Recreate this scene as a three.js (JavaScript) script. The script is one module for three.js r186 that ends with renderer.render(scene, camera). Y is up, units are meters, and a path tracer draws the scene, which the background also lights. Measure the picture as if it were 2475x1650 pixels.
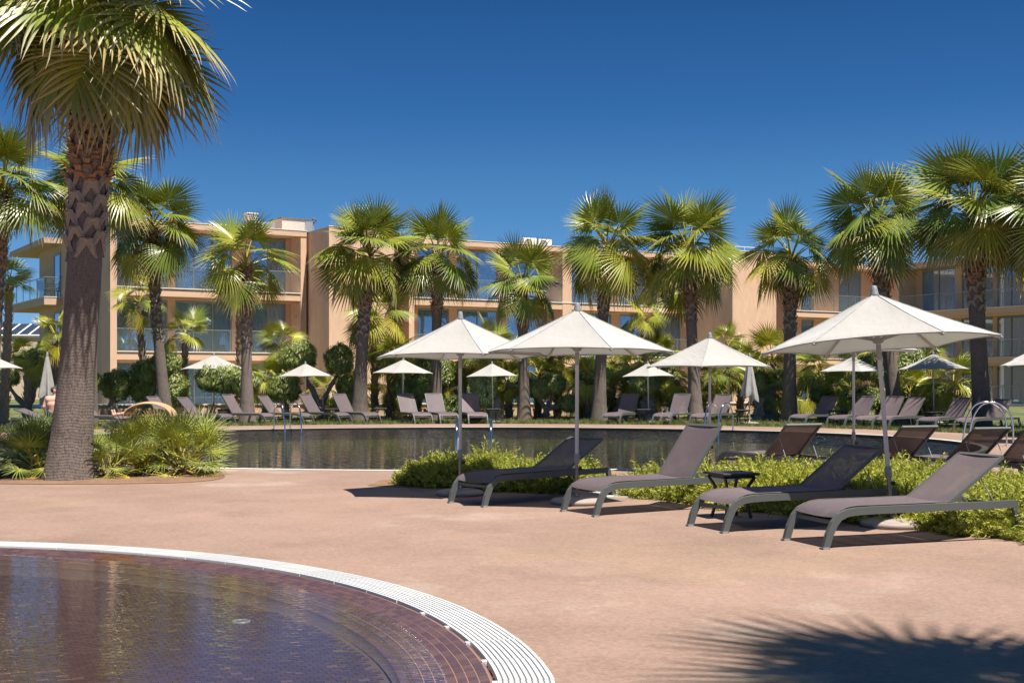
import * as THREE from 'three';
import { mergeGeometries } from 'three/addons/utils/BufferGeometryUtils.js';
import { RoundedBoxGeometry } from 'three/addons/geometries/RoundedBoxGeometry.js';
import { MarchingCubes } from 'three/addons/objects/MarchingCubes.js';

// ---------- camera, sky, sun, exposure ----------
const W = 2475, H = 1650, F = 3000, EYE = 1.55, HORIZON = 915;
const scene = new THREE.Scene();
const camera = new THREE.PerspectiveCamera(2 * Math.atan(H / 2 / F) * 180 / Math.PI, W / H, 0.1, 2000);
camera.position.set(0, EYE, 0);
camera.lookAt(0, EYE, -10);
camera.setViewOffset(W, H, 0, H / 2 - HORIZON, W, H);   // shifted lens: verticals stay upright
scene.add(camera);

const SUN = new THREE.Vector3(0.3, 1, 0.3).normalize();
{ // clear deep-blue sky, paler towards the horizon
  const w = 512, h = 256, d = new Float32Array(w * h * 4);
  const stops = [[-90, 0.1272, 0.1193, 0.1033], [-3, 0.1908, 0.2305, 0.2703], [0, 0.159, 0.2703, 0.3894], [3, 0.0993, 0.2186, 0.3775], [7, 0.0477, 0.1431, 0.2981], [12, 0.0183, 0.0771, 0.2082], [18, 0.0083, 0.0453, 0.1399], [30, 0.0095, 0.049, 0.14], [50, 0.017, 0.064, 0.158], [90, 0.03, 0.085, 0.178]];
  for (let j = 0; j < h; j++) {
    const el = ((j + .5) / h - .5) * 180;
    let k = 0; while (k < stops.length - 2 && el > stops[k + 1][0]) k++;
    const a = stops[k], b = stops[k + 1]; let t = Math.min(1, Math.max(0, (el - a[0]) / (b[0] - a[0])));
    for (let i = 0; i < w; i++) { const o = (j * w + i) * 4; for (let c = 0; c < 3; c++) d[o + c] = a[c + 1] + (b[c + 1] - a[c + 1]) * t; d[o + 3] = 1; }
  }
  const t = new THREE.DataTexture(d, w, h, THREE.RGBAFormat, THREE.FloatType);
  t.mapping = THREE.EquirectangularReflectionMapping; t.magFilter = t.minFilter = THREE.LinearFilter; t.needsUpdate = true;
  scene.background = t; scene.environment = t;
}
const sun = new THREE.DirectionalLight(new THREE.Color(1, .93, .82), 5);
sun.position.copy(SUN).multiplyScalar(120).add(new THREE.Vector3(0, 0, -30));
sun.target.position.set(0, 0, -30);
sun.castShadow = true; sun.shadow.mapSize.set(4096, 4096);
Object.assign(sun.shadow.camera, { left: -60, right: 60, top: 60, bottom: -60, near: 1, far: 260 });
scene.add(sun, sun.target);
const renderer = new THREE.WebGLRenderer({ antialias: true });
renderer.toneMapping = THREE.LinearToneMapping;
renderer.toneMappingExposure = 1.95;
renderer.shadowMap.enabled = true;

// ---------- helpers ----------
const rng = s => () => { s |= 0; s = s + 0x6D2B79F5 | 0; let t = Math.imul(s ^ s >>> 15, 1 | s); t = t + Math.imul(t ^ t >>> 7, 61 | t) ^ t; return ((t ^ t >>> 14) >>> 0) / 4294967296; };
const D2R = Math.PI / 180, V = (x, y, z) => new THREE.Vector3(x, y, z), lerp = (a, b, t) => a + (b - a) * t, clamp = (x, a, b) => Math.min(b, Math.max(a, x));
const smooth = (a, b, x) => { x = clamp((x - a) / (b - a), 0, 1); return x * x * (3 - 2 * x); };
// where a sight line of the survey meets the ground / a given distance (metres, z = -distance)
const ground = (px, py) => { const z = F * EYE / (py - HORIZON); return [(px - W / 2) * z / F, 0, -z]; };
const across = (px, z) => (px - W / 2) * z / F, upTo = (py, z) => EYE + (HORIZON - py) * z / F;
const names = {};
const numbered = n => { const k = names[n] = (names[n] ?? -1) + 1; return k ? `${n}_${String(k).padStart(3, '0')}` : n; };
const shade = o => { o.traverse(c => { if (c.isMesh) { c.castShadow = true; c.receiveShadow = true; } }); return o; };
function tag(o, label, category, group, kind) { Object.assign(o.userData, { label }, category && { category }, group && { group }, kind && { kind }); return o; }
function thing(name, label, category, pos = [0, 0, 0], turn = 0, group) { const o = new THREE.Group(); o.name = numbered(name); o.position.set(...pos); o.rotation.y = turn; tag(o, label, category, group); scene.add(o); return o; }
function part(name, geo, mat, parent) { const m = new THREE.Mesh(Array.isArray(geo) ? merge(geo) : geo, mat); m.name = name; parent.add(m); return m; }
function struct(name, geo, mat, label) { const m = part(name, geo, mat, scene); m.userData.kind = 'structure'; if (label) m.userData.label = label; return m; }
function merge(list) { const has = list.every(g => g.attributes.color); return mergeGeometries(list.map(g => { g = g.index ? g.toNonIndexed() : g; if (!has) g.deleteAttribute('color'); if (!g.attributes.uv) g.setAttribute('uv', new THREE.BufferAttribute(new Float32Array(g.attributes.position.count * 2), 2)); g.deleteAttribute('uv1'); return g; })); }
function copyOf(src, label, pos, turn) { const c = src.clone(); c.name = numbered(src.name.replace(/_\d{3}$/, '')); c.userData = { ...src.userData, label }; c.position.set(...pos); if (turn !== undefined) c.rotation.y = turn; scene.add(c); return c; }
const box = (w, h, d, x = 0, y = 0, z = 0, rx = 0, ry = 0, rz = 0) => { const g = new THREE.BoxGeometry(w, h, d); if (rx || ry || rz) g.applyMatrix4(new THREE.Matrix4().makeRotationFromEuler(new THREE.Euler(rx, ry, rz))); return g.translate(x, y, z); };
const rbox = (w, h, d, r, x = 0, y = 0, z = 0) => new RoundedBoxGeometry(w, h, d, 2, r).translate(x, y, z);
const cyl = (r0, r1, h, x = 0, y = 0, z = 0, n = 12) => new THREE.CylinderGeometry(r1, r0, h, n).translate(x, y + h / 2, z);
const rod = (a, b, r, n = 8, r2 = r) => { const d = b.clone().sub(a), g = new THREE.CylinderGeometry(r2, r, d.length(), n); g.applyQuaternion(new THREE.Quaternion().setFromUnitVectors(V(0, 1, 0), d.clone().normalize())); const m = a.clone().add(b).multiplyScalar(.5); return g.translate(m.x, m.y, m.z); };
const bar = (a, b, w, h) => { const d = b.clone().sub(a), g = new THREE.BoxGeometry(d.length(), h, w); const x = d.clone().normalize(), z = V(0, 0, 1); if (Math.abs(x.z) > .9) z.set(1, 0, 0); const y = z.clone().cross(x).normalize(); z.crossVectors(x, y); g.applyMatrix4(new THREE.Matrix4().makeBasis(x, y, z)); const m = a.clone().add(b).multiplyScalar(.5); return g.translate(m.x, m.y, m.z); };
const tube = (pts, r, n = 8, seg = pts.length * 3) => new THREE.TubeGeometry(new THREE.CatmullRomCurve3(pts), seg, r, n);
const lathe = (pts, n = 24) => new THREE.LatheGeometry(pts.map(p => new THREE.Vector2(...p)), n);
function indexed(pos, idx, uv, col) { const g = new THREE.BufferGeometry(); g.setAttribute('position', new THREE.Float32BufferAttribute(pos, 3)); if (uv) g.setAttribute('uv', new THREE.Float32BufferAttribute(uv, 2)); if (col) g.setAttribute('color', new THREE.Float32BufferAttribute(col, 3)); g.setIndex(idx); g.computeVertexNormals(); return g; }
// tileable value noise
function noiseTable(seed) { const r = rng(seed), t = new Float32Array(65536); for (let i = 0; i < 65536; i++) t[i] = r(); return t; }
const NT = noiseTable(11);
function vnoise(x, y, per) { const xi = Math.floor(x), yi = Math.floor(y), fx = x - xi, fy = y - yi, u = fx * fx * (3 - 2 * fx), v = fy * fy * (3 - 2 * fy); const P = (a, b) => NT[((((a % per) + per) % per) * 157 + (((b % per) + per) % per) * 7919) & 65535]; return lerp(lerp(P(xi, yi), P(xi + 1, yi), u), lerp(P(xi, yi + 1), P(xi + 1, yi + 1), u), v); }
function fbm(u, v, per, oct = 4, gain = .5) { let a = 1, s = 0, n = 0; for (let k = 0; k < oct; k++) { s += a * vnoise(u * per + k * 17, v * per + k * 31, per); n += a; a *= gain; per *= 2; } return s / n; }
const toS = c => Math.round(255 * (c <= .0031308 ? 12.92 * c : 1.055 * Math.pow(c, 1 / 2.4) - .055));
function texture(size, fn, metres, srgb = true) { // fn(u, v) -> [r, g, b] linear, or a number
  const d = new Uint8Array(size * size * 4);
  for (let j = 0; j < size; j++) for (let i = 0; i < size; i++) { const c = fn(i / size, j / size), o = (j * size + i) * 4; for (let k = 0; k < 3; k++) { const v = clamp(c.length ? c[k] : c, 0, 1); d[o + k] = srgb ? toS(v) : Math.round(v * 255); } d[o + 3] = 255; }
  const t = new THREE.DataTexture(d, size, size); t.wrapS = t.wrapT = THREE.RepeatWrapping; t.magFilter = THREE.LinearFilter; t.minFilter = THREE.LinearMipmapLinearFilter; t.generateMipmaps = true; if (srgb) t.colorSpace = THREE.SRGBColorSpace;
  if (metres) t.repeat.set(1 / metres, 1 / metres); t.needsUpdate = true; return t;
}
const lin = (r, g, b) => new THREE.Color().setRGB(r, g, b);
const mat = (c, roughness = .8, o = {}) => new THREE.MeshPhysicalMaterial({ color: Array.isArray(c) ? lin(...c) : c, roughness, ...o });
const DS = THREE.DoubleSide;

// ---------- ground, deck, pools ----------
const deckMap = texture(2048, (u, v) => {
  const a = fbm(u, v, 6, 5, .55), b = fbm(u + .3, v + .7, 24, 4), g = vnoise(u * 1024, v * 1024, 1024), g2 = vnoise(u * 480, v * 480, 480), w = smooth(.6, .78, fbm(u * 1 + .1, v * 1 + .2, 10, 5, .6)), o = smooth(.58, .75, fbm(u + .6, v + .15, 8, 4));
  const dk = smooth(.62, .8, fbm(u + .37, v + .81, 14, 5, .6)), k = (.84 + .34 * (a - .5) + .24 * (b - .5) + .22 * (g - .5) + .16 * (g2 - .5)) * (1 - .10 * dk);
  return [k * lerp(.285, .365, w * .6), k * lerp(lerp(.186, .285, w * .6), .195, o * .4), k * lerp(lerp(.142, .235, w * .6), .128, o * .5)];
}, 14);
const deckBump = texture(1024, (u, v) => .5 * vnoise(u * 512, v * 512, 512) + .5 * fbm(u, v, 96, 3), 2, false);
const M = {};
M.deck = new THREE.MeshStandardMaterial({ map: deckMap, bumpMap: deckBump, bumpScale: .0016, roughness: .82 });
const BIG = { x: -1, z: 30.3, rx: 12, rz: 9.3 }, SMALL = { x: -5.8, z: 5.8, r: 6.05 };
const ellipse = (e, grow = 0, n = 96) => Array.from({ length: n }, (_, i) => { const a = i / n * Math.PI * 2; return new THREE.Vector2(e.x + (e.rx + grow) * Math.cos(a), e.z + (e.rz + grow) * Math.sin(a)); });
const circle = (e, r, n = 128) => Array.from({ length: n }, (_, i) => { const a = i / n * Math.PI * 2; return new THREE.Vector2(e.x + r * Math.cos(a), e.z + r * Math.sin(a)); });
const sheet = (shape, y) => { const g = new THREE.ShapeGeometry(shape, 24).rotateX(-Math.PI / 2); g.translate(0, y, 0); return g; };
function ringSheet(outer, inner, y) { const s = new THREE.Shape(outer); s.holes.push(new THREE.Path(inner)); return sheet(s, y); }
{
  const far = []; // the deck: wide on the near side, a ring round the far side of the big pool
  for (let i = 0; i <= 60; i++) { const a = -.12 + i / 60 * (Math.PI + .24); far.push(new THREE.Vector2(BIG.x + (BIG.rx + 3.2) * Math.cos(a), BIG.z + (BIG.rz + 3.0) * Math.sin(a))); }
  const s = new THREE.Shape([new THREE.Vector2(-70, -30), new THREE.Vector2(70, -30), new THREE.Vector2(70, 27), new THREE.Vector2(24, 28.5), ...far, new THREE.Vector2(-26, 28.5), new THREE.Vector2(-70, 27)]);
  s.holes.push(new THREE.Path(ellipse(BIG)), new THREE.Path(circle(SMALL, SMALL.r)));
  struct('deck', sheet(s, 0), M.deck, 'red-brown concrete pool deck');
}
// lawn and earth beyond the deck
const lawnMap = texture(1024, (u, v) => { const n = fbm(u, v, 64, 3), p = smooth(.42, .62, fbm(u, v, 5, 4)), k = .6 + .8 * n; return [k * lerp(.055, .13, p), k * lerp(.085, .12, p), k * lerp(.02, .045, p)]; }, 5);
{
  const s = new THREE.Shape([new THREE.Vector2(-400, -300), new THREE.Vector2(400, -300), new THREE.Vector2(400, 700), new THREE.Vector2(-400, 700)]);
  s.holes.push(new THREE.Path(ellipse(BIG, .3)), new THREE.Path(circle(SMALL, 6.2)));
  struct('ground', sheet(s, -.012), new THREE.MeshStandardMaterial({ map: lawnMap, roughness: 1 }), 'lawn around the hotel');
}
// ripples on the water
const ripple = texture(1024, (u, v) => { let s = 0; for (const [fx, fy, p, a] of [[3, 5, .2, .5], [5, 9, 1.7, .45], [-4, 11, 3.1, .4], [7, 17, .9, .3], [-9, 23, 2.2, .25], [13, 29, 4.1, .18]]) s += a * Math.sin(2 * Math.PI * (fx * u + fy * v + .25 * fbm(u, v, 4, 3) * 2) + p); return .5 + s * .16 + .22 * (fbm(u, v, 24, 3) - .5); }, 0, false);
const rippleBig = ripple.clone(); rippleBig.repeat.set(1 / 5, 1 / 4); rippleBig.needsUpdate = true;
const rippleSmall = ripple.clone(); rippleSmall.repeat.set(1 / 1.6, 1 / 1.1); rippleSmall.needsUpdate = true;
M.waterBig = mat([.95, .98, .96], .02, { transmission: 1, ior: 1.33, bumpMap: rippleBig, bumpScale: .045, side: DS });
M.waterSmall = mat([.98, .98, 1], .0, { transmission: 1, ior: 1.33, bumpMap: rippleSmall, bumpScale: .0017, side: DS });
M.coping = mat([.72, .70, .66], .6);
M.basin = mat([.022, .02, .018], .7);
{
  struct('pool_water', sheet(new THREE.Shape(ellipse(BIG, -.1)), -.06), M.waterBig, 'dark water of the large pool');
  struct('pool_coping', ringSheet(ellipse(BIG, .12), ellipse(BIG, -.02), .006), M.coping, 'white edge of the large pool');
  const pts = ellipse(BIG, 0), pos = [], idx = [];
  pts.forEach((p, i) => { pos.push(p.x, .005, -p.y, p.x, -1.3, -p.y); const a = i * 2, b = ((i + 1) % pts.length) * 2; idx.push(a, b, a + 1, b, b + 1, a + 1); });
  struct('pool_wall', indexed(pos, idx), mat([.03, .027, .024], .6, { side: DS }));
  struct('pool_floor', sheet(new THREE.Shape(ellipse(BIG, .05)), -1.29), M.basin);
}
// ---------- small round pool: overflow grate, tiled rim, tiled floor ----------
{
  const at = (r, a, y) => [SMALL.x + r * Math.cos(a), y, -(SMALL.z + r * Math.sin(a))];
  const grout = mat([.062, .036, .028], .85);
  // basin turned about the pool's axis
  const prof = [[5.385, -.05], [5.38, -.058], [5.33, -.06], [5.325, -.085], [5.265, -.088], [5.26, -.16], [0.01, -.16]];
  const basin = struct('pool_basin', lathe(prof, 160).translate(SMALL.x, 0, -SMALL.z), grout, 'tiled basin of the round pool');
  basin.material.side = DS;
  part('rim_bed', lathe([[6.06, -.002], [6.06, -.1], [5.735, -.1], [5.735, -.006], [5.72, -.008], [5.385, -.05]], 160).translate(SMALL.x, 0, -SMALL.z), mat([.21, .12, .098], .8, { side: DS }), basin);
  // one tile: a slab between two radii and two angles on a cone
  function slab(r0, r1, a0, a1, y0, y1, t) { // r0 > r1
    const c = [[r0, a0, y0], [r0, a1, y0], [r1, a1, y1], [r1, a0, y1]], pos = [], add = (...q) => q.forEach(k => pos.push(...k));
    const b = c.map(([r, a, y]) => at(r, a, y)), o = .0015, up = c.map(([r, a, y], i) => at(r + (i < 2 ? -o : o), a + (i === 0 || i === 3 ? o : -o) / r, y + t));
    add(up[0], up[1], up[2], up[0], up[2], up[3]);
    for (let i = 0; i < 4; i++) { const j = (i + 1) % 4; add(b[i], b[j], up[j], b[i], up[j], up[i]); }
    const g = new THREE.BufferGeometry(); g.setAttribute('position', new THREE.Float32BufferAttribute(pos, 3)); g.computeVertexNormals(); return g;
  }
  const tileM = [[.12, .055, .028], [.10, .046, .024], [.135, .066, .034], [.09, .042, .024], [.122, .06, .034]].map(c => mat(c, .16, { clearcoat: .5, clearcoatRoughness: .08, side: DS }));
  const R = rng(5), rest = tileM.map(() => []);
  const rings = []; for (let k = 0; k < 6; k++) { const r0 = 5.718 - k * .0555, f = (5.72 - r0) / .335, f2 = (5.72 - r0 + .0555) / .335; rings.push([r0, r0 - .0505, -.0075 - .042 * f, -.0075 - .042 * f2]); }
  rings.push([5.376, 5.334, -.0585, -.0595], [5.32, 5.27, -.0855, -.0870]);
  let n = 0;
  rings.forEach(([r0, r1, y0, y1], k) => {
    const N = 520, da = Math.PI * 2 / N;
    for (let i = 0; i < 170; i++) {
      const a0 = .02 + i * da + (k % 2) * 0, g = slab(r0, r1, a0, a0 + da * .93, y0, y1, .003), m = Math.floor(R() * 5);
      if (k < 6 && i < 48 && n < 288) { n++; part('rim_tile', g, tileM[m], basin); } else rest[m].push(g);
    }
  });
  rest.forEach((l, i) => { const m = part('rim_tiling', l, tileM[i], basin); m.userData.kind = 'stuff'; });
  // floor mosaic, running bond
  const floorM = [[.056, .029, .023], [.064, .034, .025], [.048, .025, .021], [.10, .058, .04], [.06, .03, .025]].map(c => mat(c, .35));
  const fr = floorM.map(() => []); let m2 = 0; const tw = .074, td = .05, ang = .42, list = [];
  for (let i = -80; i < 80; i++) for (let j = -120; j < 120; j++) {
    const lx = (i + (j % 2 ? .5 : 0)) * tw, lz = j * td, x = lx * Math.cos(ang) - lz * Math.sin(ang), z = lx * Math.sin(ang) + lz * Math.cos(ang);
    if (Math.hypot(x, z) < 5.2 && z > -.6 && z + .75 * x > -1.5) list.push([x, z]);
  }
  list.sort((p, q) => (Math.hypot(p[0] + SMALL.x, p[1] + SMALL.z) - Math.hypot(q[0] + SMALL.x, q[1] + SMALL.z)));
  const tile = new THREE.BoxGeometry(tw - .004, .005, td - .004);
  list.forEach(([x, z], q) => {
    const t = R(), m = t < .32 ? 0 : t < .58 ? 1 : t < .80 ? 2 : t < .83 ? 3 : 4;
    if (q < 280 && z > .1) { const o = part('floor_tile', tile, floorM[m], basin); o.position.set(SMALL.x + x, -.158, -(SMALL.z + z)); o.rotation.y = ang; m2++; }
    else fr[m].push([x, z]);
  });
  fr.forEach((l, i) => { const im = new THREE.InstancedMesh(tile, floorM[i], l.length), q = new THREE.Matrix4(); l.forEach(([x, z], k) => im.setMatrixAt(k, q.makeRotationY(ang).setPosition(SMALL.x + x, -.158, -(SMALL.z + z)))); im.name = 'floor_tiling'; im.userData.kind = 'stuff'; basin.add(im); });
  struct('wading_water', sheet(new THREE.Shape(circle(SMALL, 5.53)), -.032), M.waterSmall, 'clear shallow water of the round pool');
  // white overflow grate in curved panels of concentric slats
  const grate = thing('overflow_grate', 'white slatted overflow grate curving round the shallow brown-tiled pool', 'grate');
  const white = [[.56, .565, .57], [.53, .535, .535], [.58, .58, .57]].map(c => mat(c, .45)), rib = mat([.6, .6, .6], .6);
  const arc = (r0, r1, a0, a1, y0, y1, steps) => { // curved bar
    const pos = [], idx = []; for (let s = 0; s <= steps; s++) { const a = lerp(a0, a1, s / steps); pos.push(...at(r0, a, y0), ...at(r0 - .002, a, y1), ...at(r1 + .002, a, y1), ...at(r1, a, y0)); }
    for (let s = 0; s < steps; s++) for (let e = 0; e < 3; e++) { const p = s * 4 + e, q = p + 4; idx.push(p, q, p + 1, q, q + 1, p + 1); }
    const e = steps * 4; idx.push(0, 1, 2, 0, 2, 3, e, e + 2, e + 1, e, e + 3, e + 2);
    return indexed(pos, idx).toNonIndexed();
  };
  const span = .5 / 5.9; let seg = 0;
  for (let a = -.16; a < 1.5; a += span, seg++) {
    const wob = (R() - .5) * .006, ribs = [];
    for (let k = 0; k < 10; k++) { const r0 = 6.045 - k * .0302 + wob, g = arc(r0, r0 - .0235, a + .0009, a + span - .0007, -.022, .009 + (R() - .5) * .001, 5); g.computeVertexNormals(); part('slat', g, white[seg % 3], grate); }
    for (const f of [.12, .5, .88]) { const p = at(6.04, a + span * f, -.028), q = at(5.755, a + span * f, -.028); ribs.push(bar(V(...p), V(...q), .03, .014)); }
    ribs.forEach(g => part('cross_rib', g, rib, grate));
    if (seg < 8) { const g = arc(5.752 + wob, 5.722, a - .004, a + .004, -.03, .002, 2); g.computeVertexNormals(); part('panel_lug', g, white[0], grate); }
  }
  // round drain cover in the deck and a floor inlet in the shallow water
  const dr = thing('drain_cover', 'small round drain cover set in the deck behind the grate', 'drain cover', ground(557, 1338));
  part('rim', lathe([[.13, 0], [.13, .007], [.115, .008], [.112, .003]], 24), mat([.19, .145, .12], .85), dr); part('lid', lathe([[.108, 0], [.108, .006], [0.001, .007]], 24), mat([.22, .16, .13], .9), dr);
  const inl = thing('pool_inlet', 'pale round inlet fitting on the shallow pool floor', 'inlet', [SMALL.x + 3.9, -.155, -(SMALL.z + 2.9)]);
  part('ring', new THREE.TorusGeometry(.055, .012, 8, 20).rotateX(Math.PI / 2), mat([.16, .15, .14], .4), inl); part('grille', cyl(.045, .04, .008), mat([.08, .08, .08], .5), inl);
}
// ---------- loungers ----------
M.frame = mat([.085, .093, .091], .6, { metalness: .1, bumpMap: texture(256, (u, v) => fbm(u, v, 16, 3), .3, false), bumpScale: .0008 });
const weave = texture(256, (u, v) => .5 + .25 * Math.sin(u * 64 * 2 * Math.PI) * 1 + .25 * Math.sin(v * 64 * 2 * Math.PI), .12, false);
const cloth = (s) => texture(512, (u, v) => { const n = fbm(u + s, v, 5, 4), d = smooth(.55, .8, fbm(u, v + s, 7, 4)), f = .85 + .3 * vnoise(u * 256, v * 256, 256); return [f * lerp(.095, .13, n) * lerp(1, 1.15, d), f * lerp(.073, .10, n) * lerp(1, 1.15, d), f * lerp(.082, .11, n) * lerp(1, 1.1, d)]; }, 1.4);
M.slings = [[.2, 1, 1, 1], [.55, 1.14, 1.1, 1.08], [.83, .9, .88, .9]].map(([k, r, g, b]) => mat([r, g, b], .66, { map: cloth(k), bumpMap: weave, bumpScale: .0006, side: DS, transparent: true, opacity: .94 })); M.sling = M.slings[0]; let slingTurn = 0;
M.tyre = mat([.012, .012, .013], .7); M.steel = mat([.62, .63, .65], .13, { metalness: 1 }); M.hub = mat([.25, .25, .26], .5);
const RAIL = .022, HALF = .33, LTH = 2.06, HINGE = 1.30;
function railPath() { return [[-.07, 0], [-.03, .13], [.02, .23], [.075, .29], [.15, .322], [.25, .335], [.45, .34], [LTH, .345]]; }
function sweep(path, w, h, z) { // box section along a path in the x-y plane
  const pos = [], idx = [];
  path.forEach(([x, y], i) => { const a = path[Math.max(0, i - 1)], b = path[Math.min(path.length - 1, i + 1)]; let nx = -(b[1] - a[1]), ny = b[0] - a[0]; const l = Math.hypot(nx, ny); nx /= l; ny /= l; if (i === 0) { nx = -1; ny = 0; } for (const [s, d] of [[1, -1], [1, 1], [-1, 1], [-1, -1]]) pos.push(x + nx * h / 2 * s, y + ny * h / 2 * s, z + d * w / 2); });
  for (let i = 0; i < path.length - 1; i++) for (let k = 0; k < 4; k++) { const a = i * 4 + k, b = i * 4 + (k + 1) % 4; idx.push(a, a + 4, b, b, a + 4, b + 4); }
  const e = (path.length - 1) * 4; idx.push(0, 1, 2, 0, 2, 3, e, e + 2, e + 1, e, e + 3, e + 2);
  const g = indexed(pos, idx).toNonIndexed(); g.computeVertexNormals(); return g;
}
const slingGeo = (path, half, t, sag) => { const pos = [], uv = [], idx = [], nz = 8; path.forEach(([x, y], i) => { for (let k = 0; k <= nz; k++) { const z = lerp(-half, half, k / nz), s = sag * (1 - (z / half) ** 2); pos.push(x, y - s, z); uv.push(x + y, z); } }); const c = nz + 1; for (let i = 0; i < path.length - 1; i++) for (let k = 0; k < nz; k++) { const a = i * c + k; idx.push(a, a + 1, a + c, a + 1, a + c + 1, a + c); } return indexed(pos, idx, uv); };
const LG = (() => {
  const side = z => sweep(railPath(), .042, .07, z), leg = z => sweep([[LTH + .10, 0], [LTH + .05, .16], [LTH - .02, .365]], .04, .066, z);
  const seat = [[.035, .285], [.06, .313], [.1, .343], [.17, .37], [.26, .382], [.5, .384], [.8, .384], [HINGE, .386]];
  return {
    rail: [side(-HALF), side(HALF)], leg: [leg(-HALF), leg(HALF)],
    front: box(.03, .034, HALF * 2 - .04, .045, .235, 0), rear: box(.03, .03, HALF * 2 - .04, LTH - .02, .325, 0), mid: box(.03, .03, HALF * 2 - .04, HINGE + .02, .335, 0),
    slats: [.4, .66, .92, 1.14].map(x => box(.022, .018, HALF * 2 - .04, x, .335, 0)), seat: slingGeo(seat, HALF - .018, .01, .012), hem: [-1, 1].map(s => tube(seat.map(([x, y]) => V(x, y + .001, s * (HALF - .022))), .0055, 5, 24)),
    foot: [-HALF, HALF].map(z => box(.062, .022, .046, -.072, .011, z)), wheel: new THREE.CylinderGeometry(.062, .062, .03, 20).rotateX(Math.PI / 2), cap: new THREE.CylinderGeometry(.03, .034, .036, 14).rotateX(Math.PI / 2)
  };
})();
function backGeo(len) { const pos = []; for (let i = 0; i <= 8; i++) pos.push([len * i / 8, 0]); return slingGeo(pos, HALF - .03, .01, .014); }
const BACK = .74, BG = { sling: backGeo(BACK), bars: [[-1], [1]].map(([s]) => box(BACK + .02, .03, .03, BACK / 2, -.012, s * (HALF - .022))), top: box(.03, .03, HALF * 2 - .03, BACK + .01, -.012, 0), bot: box(.024, .024, HALF * 2 - .07, .02, -.015, 0) };
function lounger(label, foot, dir, tilt, group, detail = true) { // foot: ground point midway between the front feet, dir: heading (radians) towards the head end in x-z
  const o = thing('sun_lounger', label, 'sun lounger', foot, 0, group); o.rotation.y = dir; M.sling = M.slings[(slingTurn++ * 2 + (slingTurn % 5 === 0)) % 3];
  LG.rail.forEach(g => part('side_rail', g, M.frame, o)); LG.leg.forEach((g, i) => { const l = part('leg', g, M.frame, o); if (detail) { const w = part('wheel', LG.wheel, M.tyre, l); w.position.set(LTH + .06, .062, (i ? 1 : -1) * (HALF - .038)); } });
  part('front_bar', LG.front, M.frame, o); if (detail) { part('rear_bar', LG.rear, M.frame, o); LG.slats.forEach(g => part('cross_bar', g, M.frame, o)); LG.foot.forEach(g => part('foot_cap', g, M.hub, o)); }
  part('hinge_bar', LG.mid, M.frame, o);
  const s = part('seat_sling', LG.seat, M.sling, o); if (detail) LG.hem.forEach(g => part('seam', g, M.sling, s));
  const b = new THREE.Group(); b.name = 'backrest'; b.position.set(HINGE, .385, 0); b.rotation.z = tilt; o.add(b);
  part('back_sling', BG.sling, M.sling, b); BG.bars.forEach(g => part('back_frame', g, M.frame, b)); part('back_frame', BG.top, M.frame, b);
  const top = [HINGE + Math.cos(tilt) * BACK * .62, .385 + Math.sin(tilt) * BACK * .62 - .02], low = [HINGE + Math.max(.3, Math.cos(tilt) * BACK * .62 + .18), .35];
  for (const z of [-HALF + .05, HALF - .05]) part('stay', rod(V(top[0], top[1], z), V(low[0], low[1], z), .006, 6), M.hub, o);
  return shade(o);
}
const between = (a, b) => [(a[0] + b[0]) / 2, 0, (a[2] + b[2]) / 2];
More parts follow.
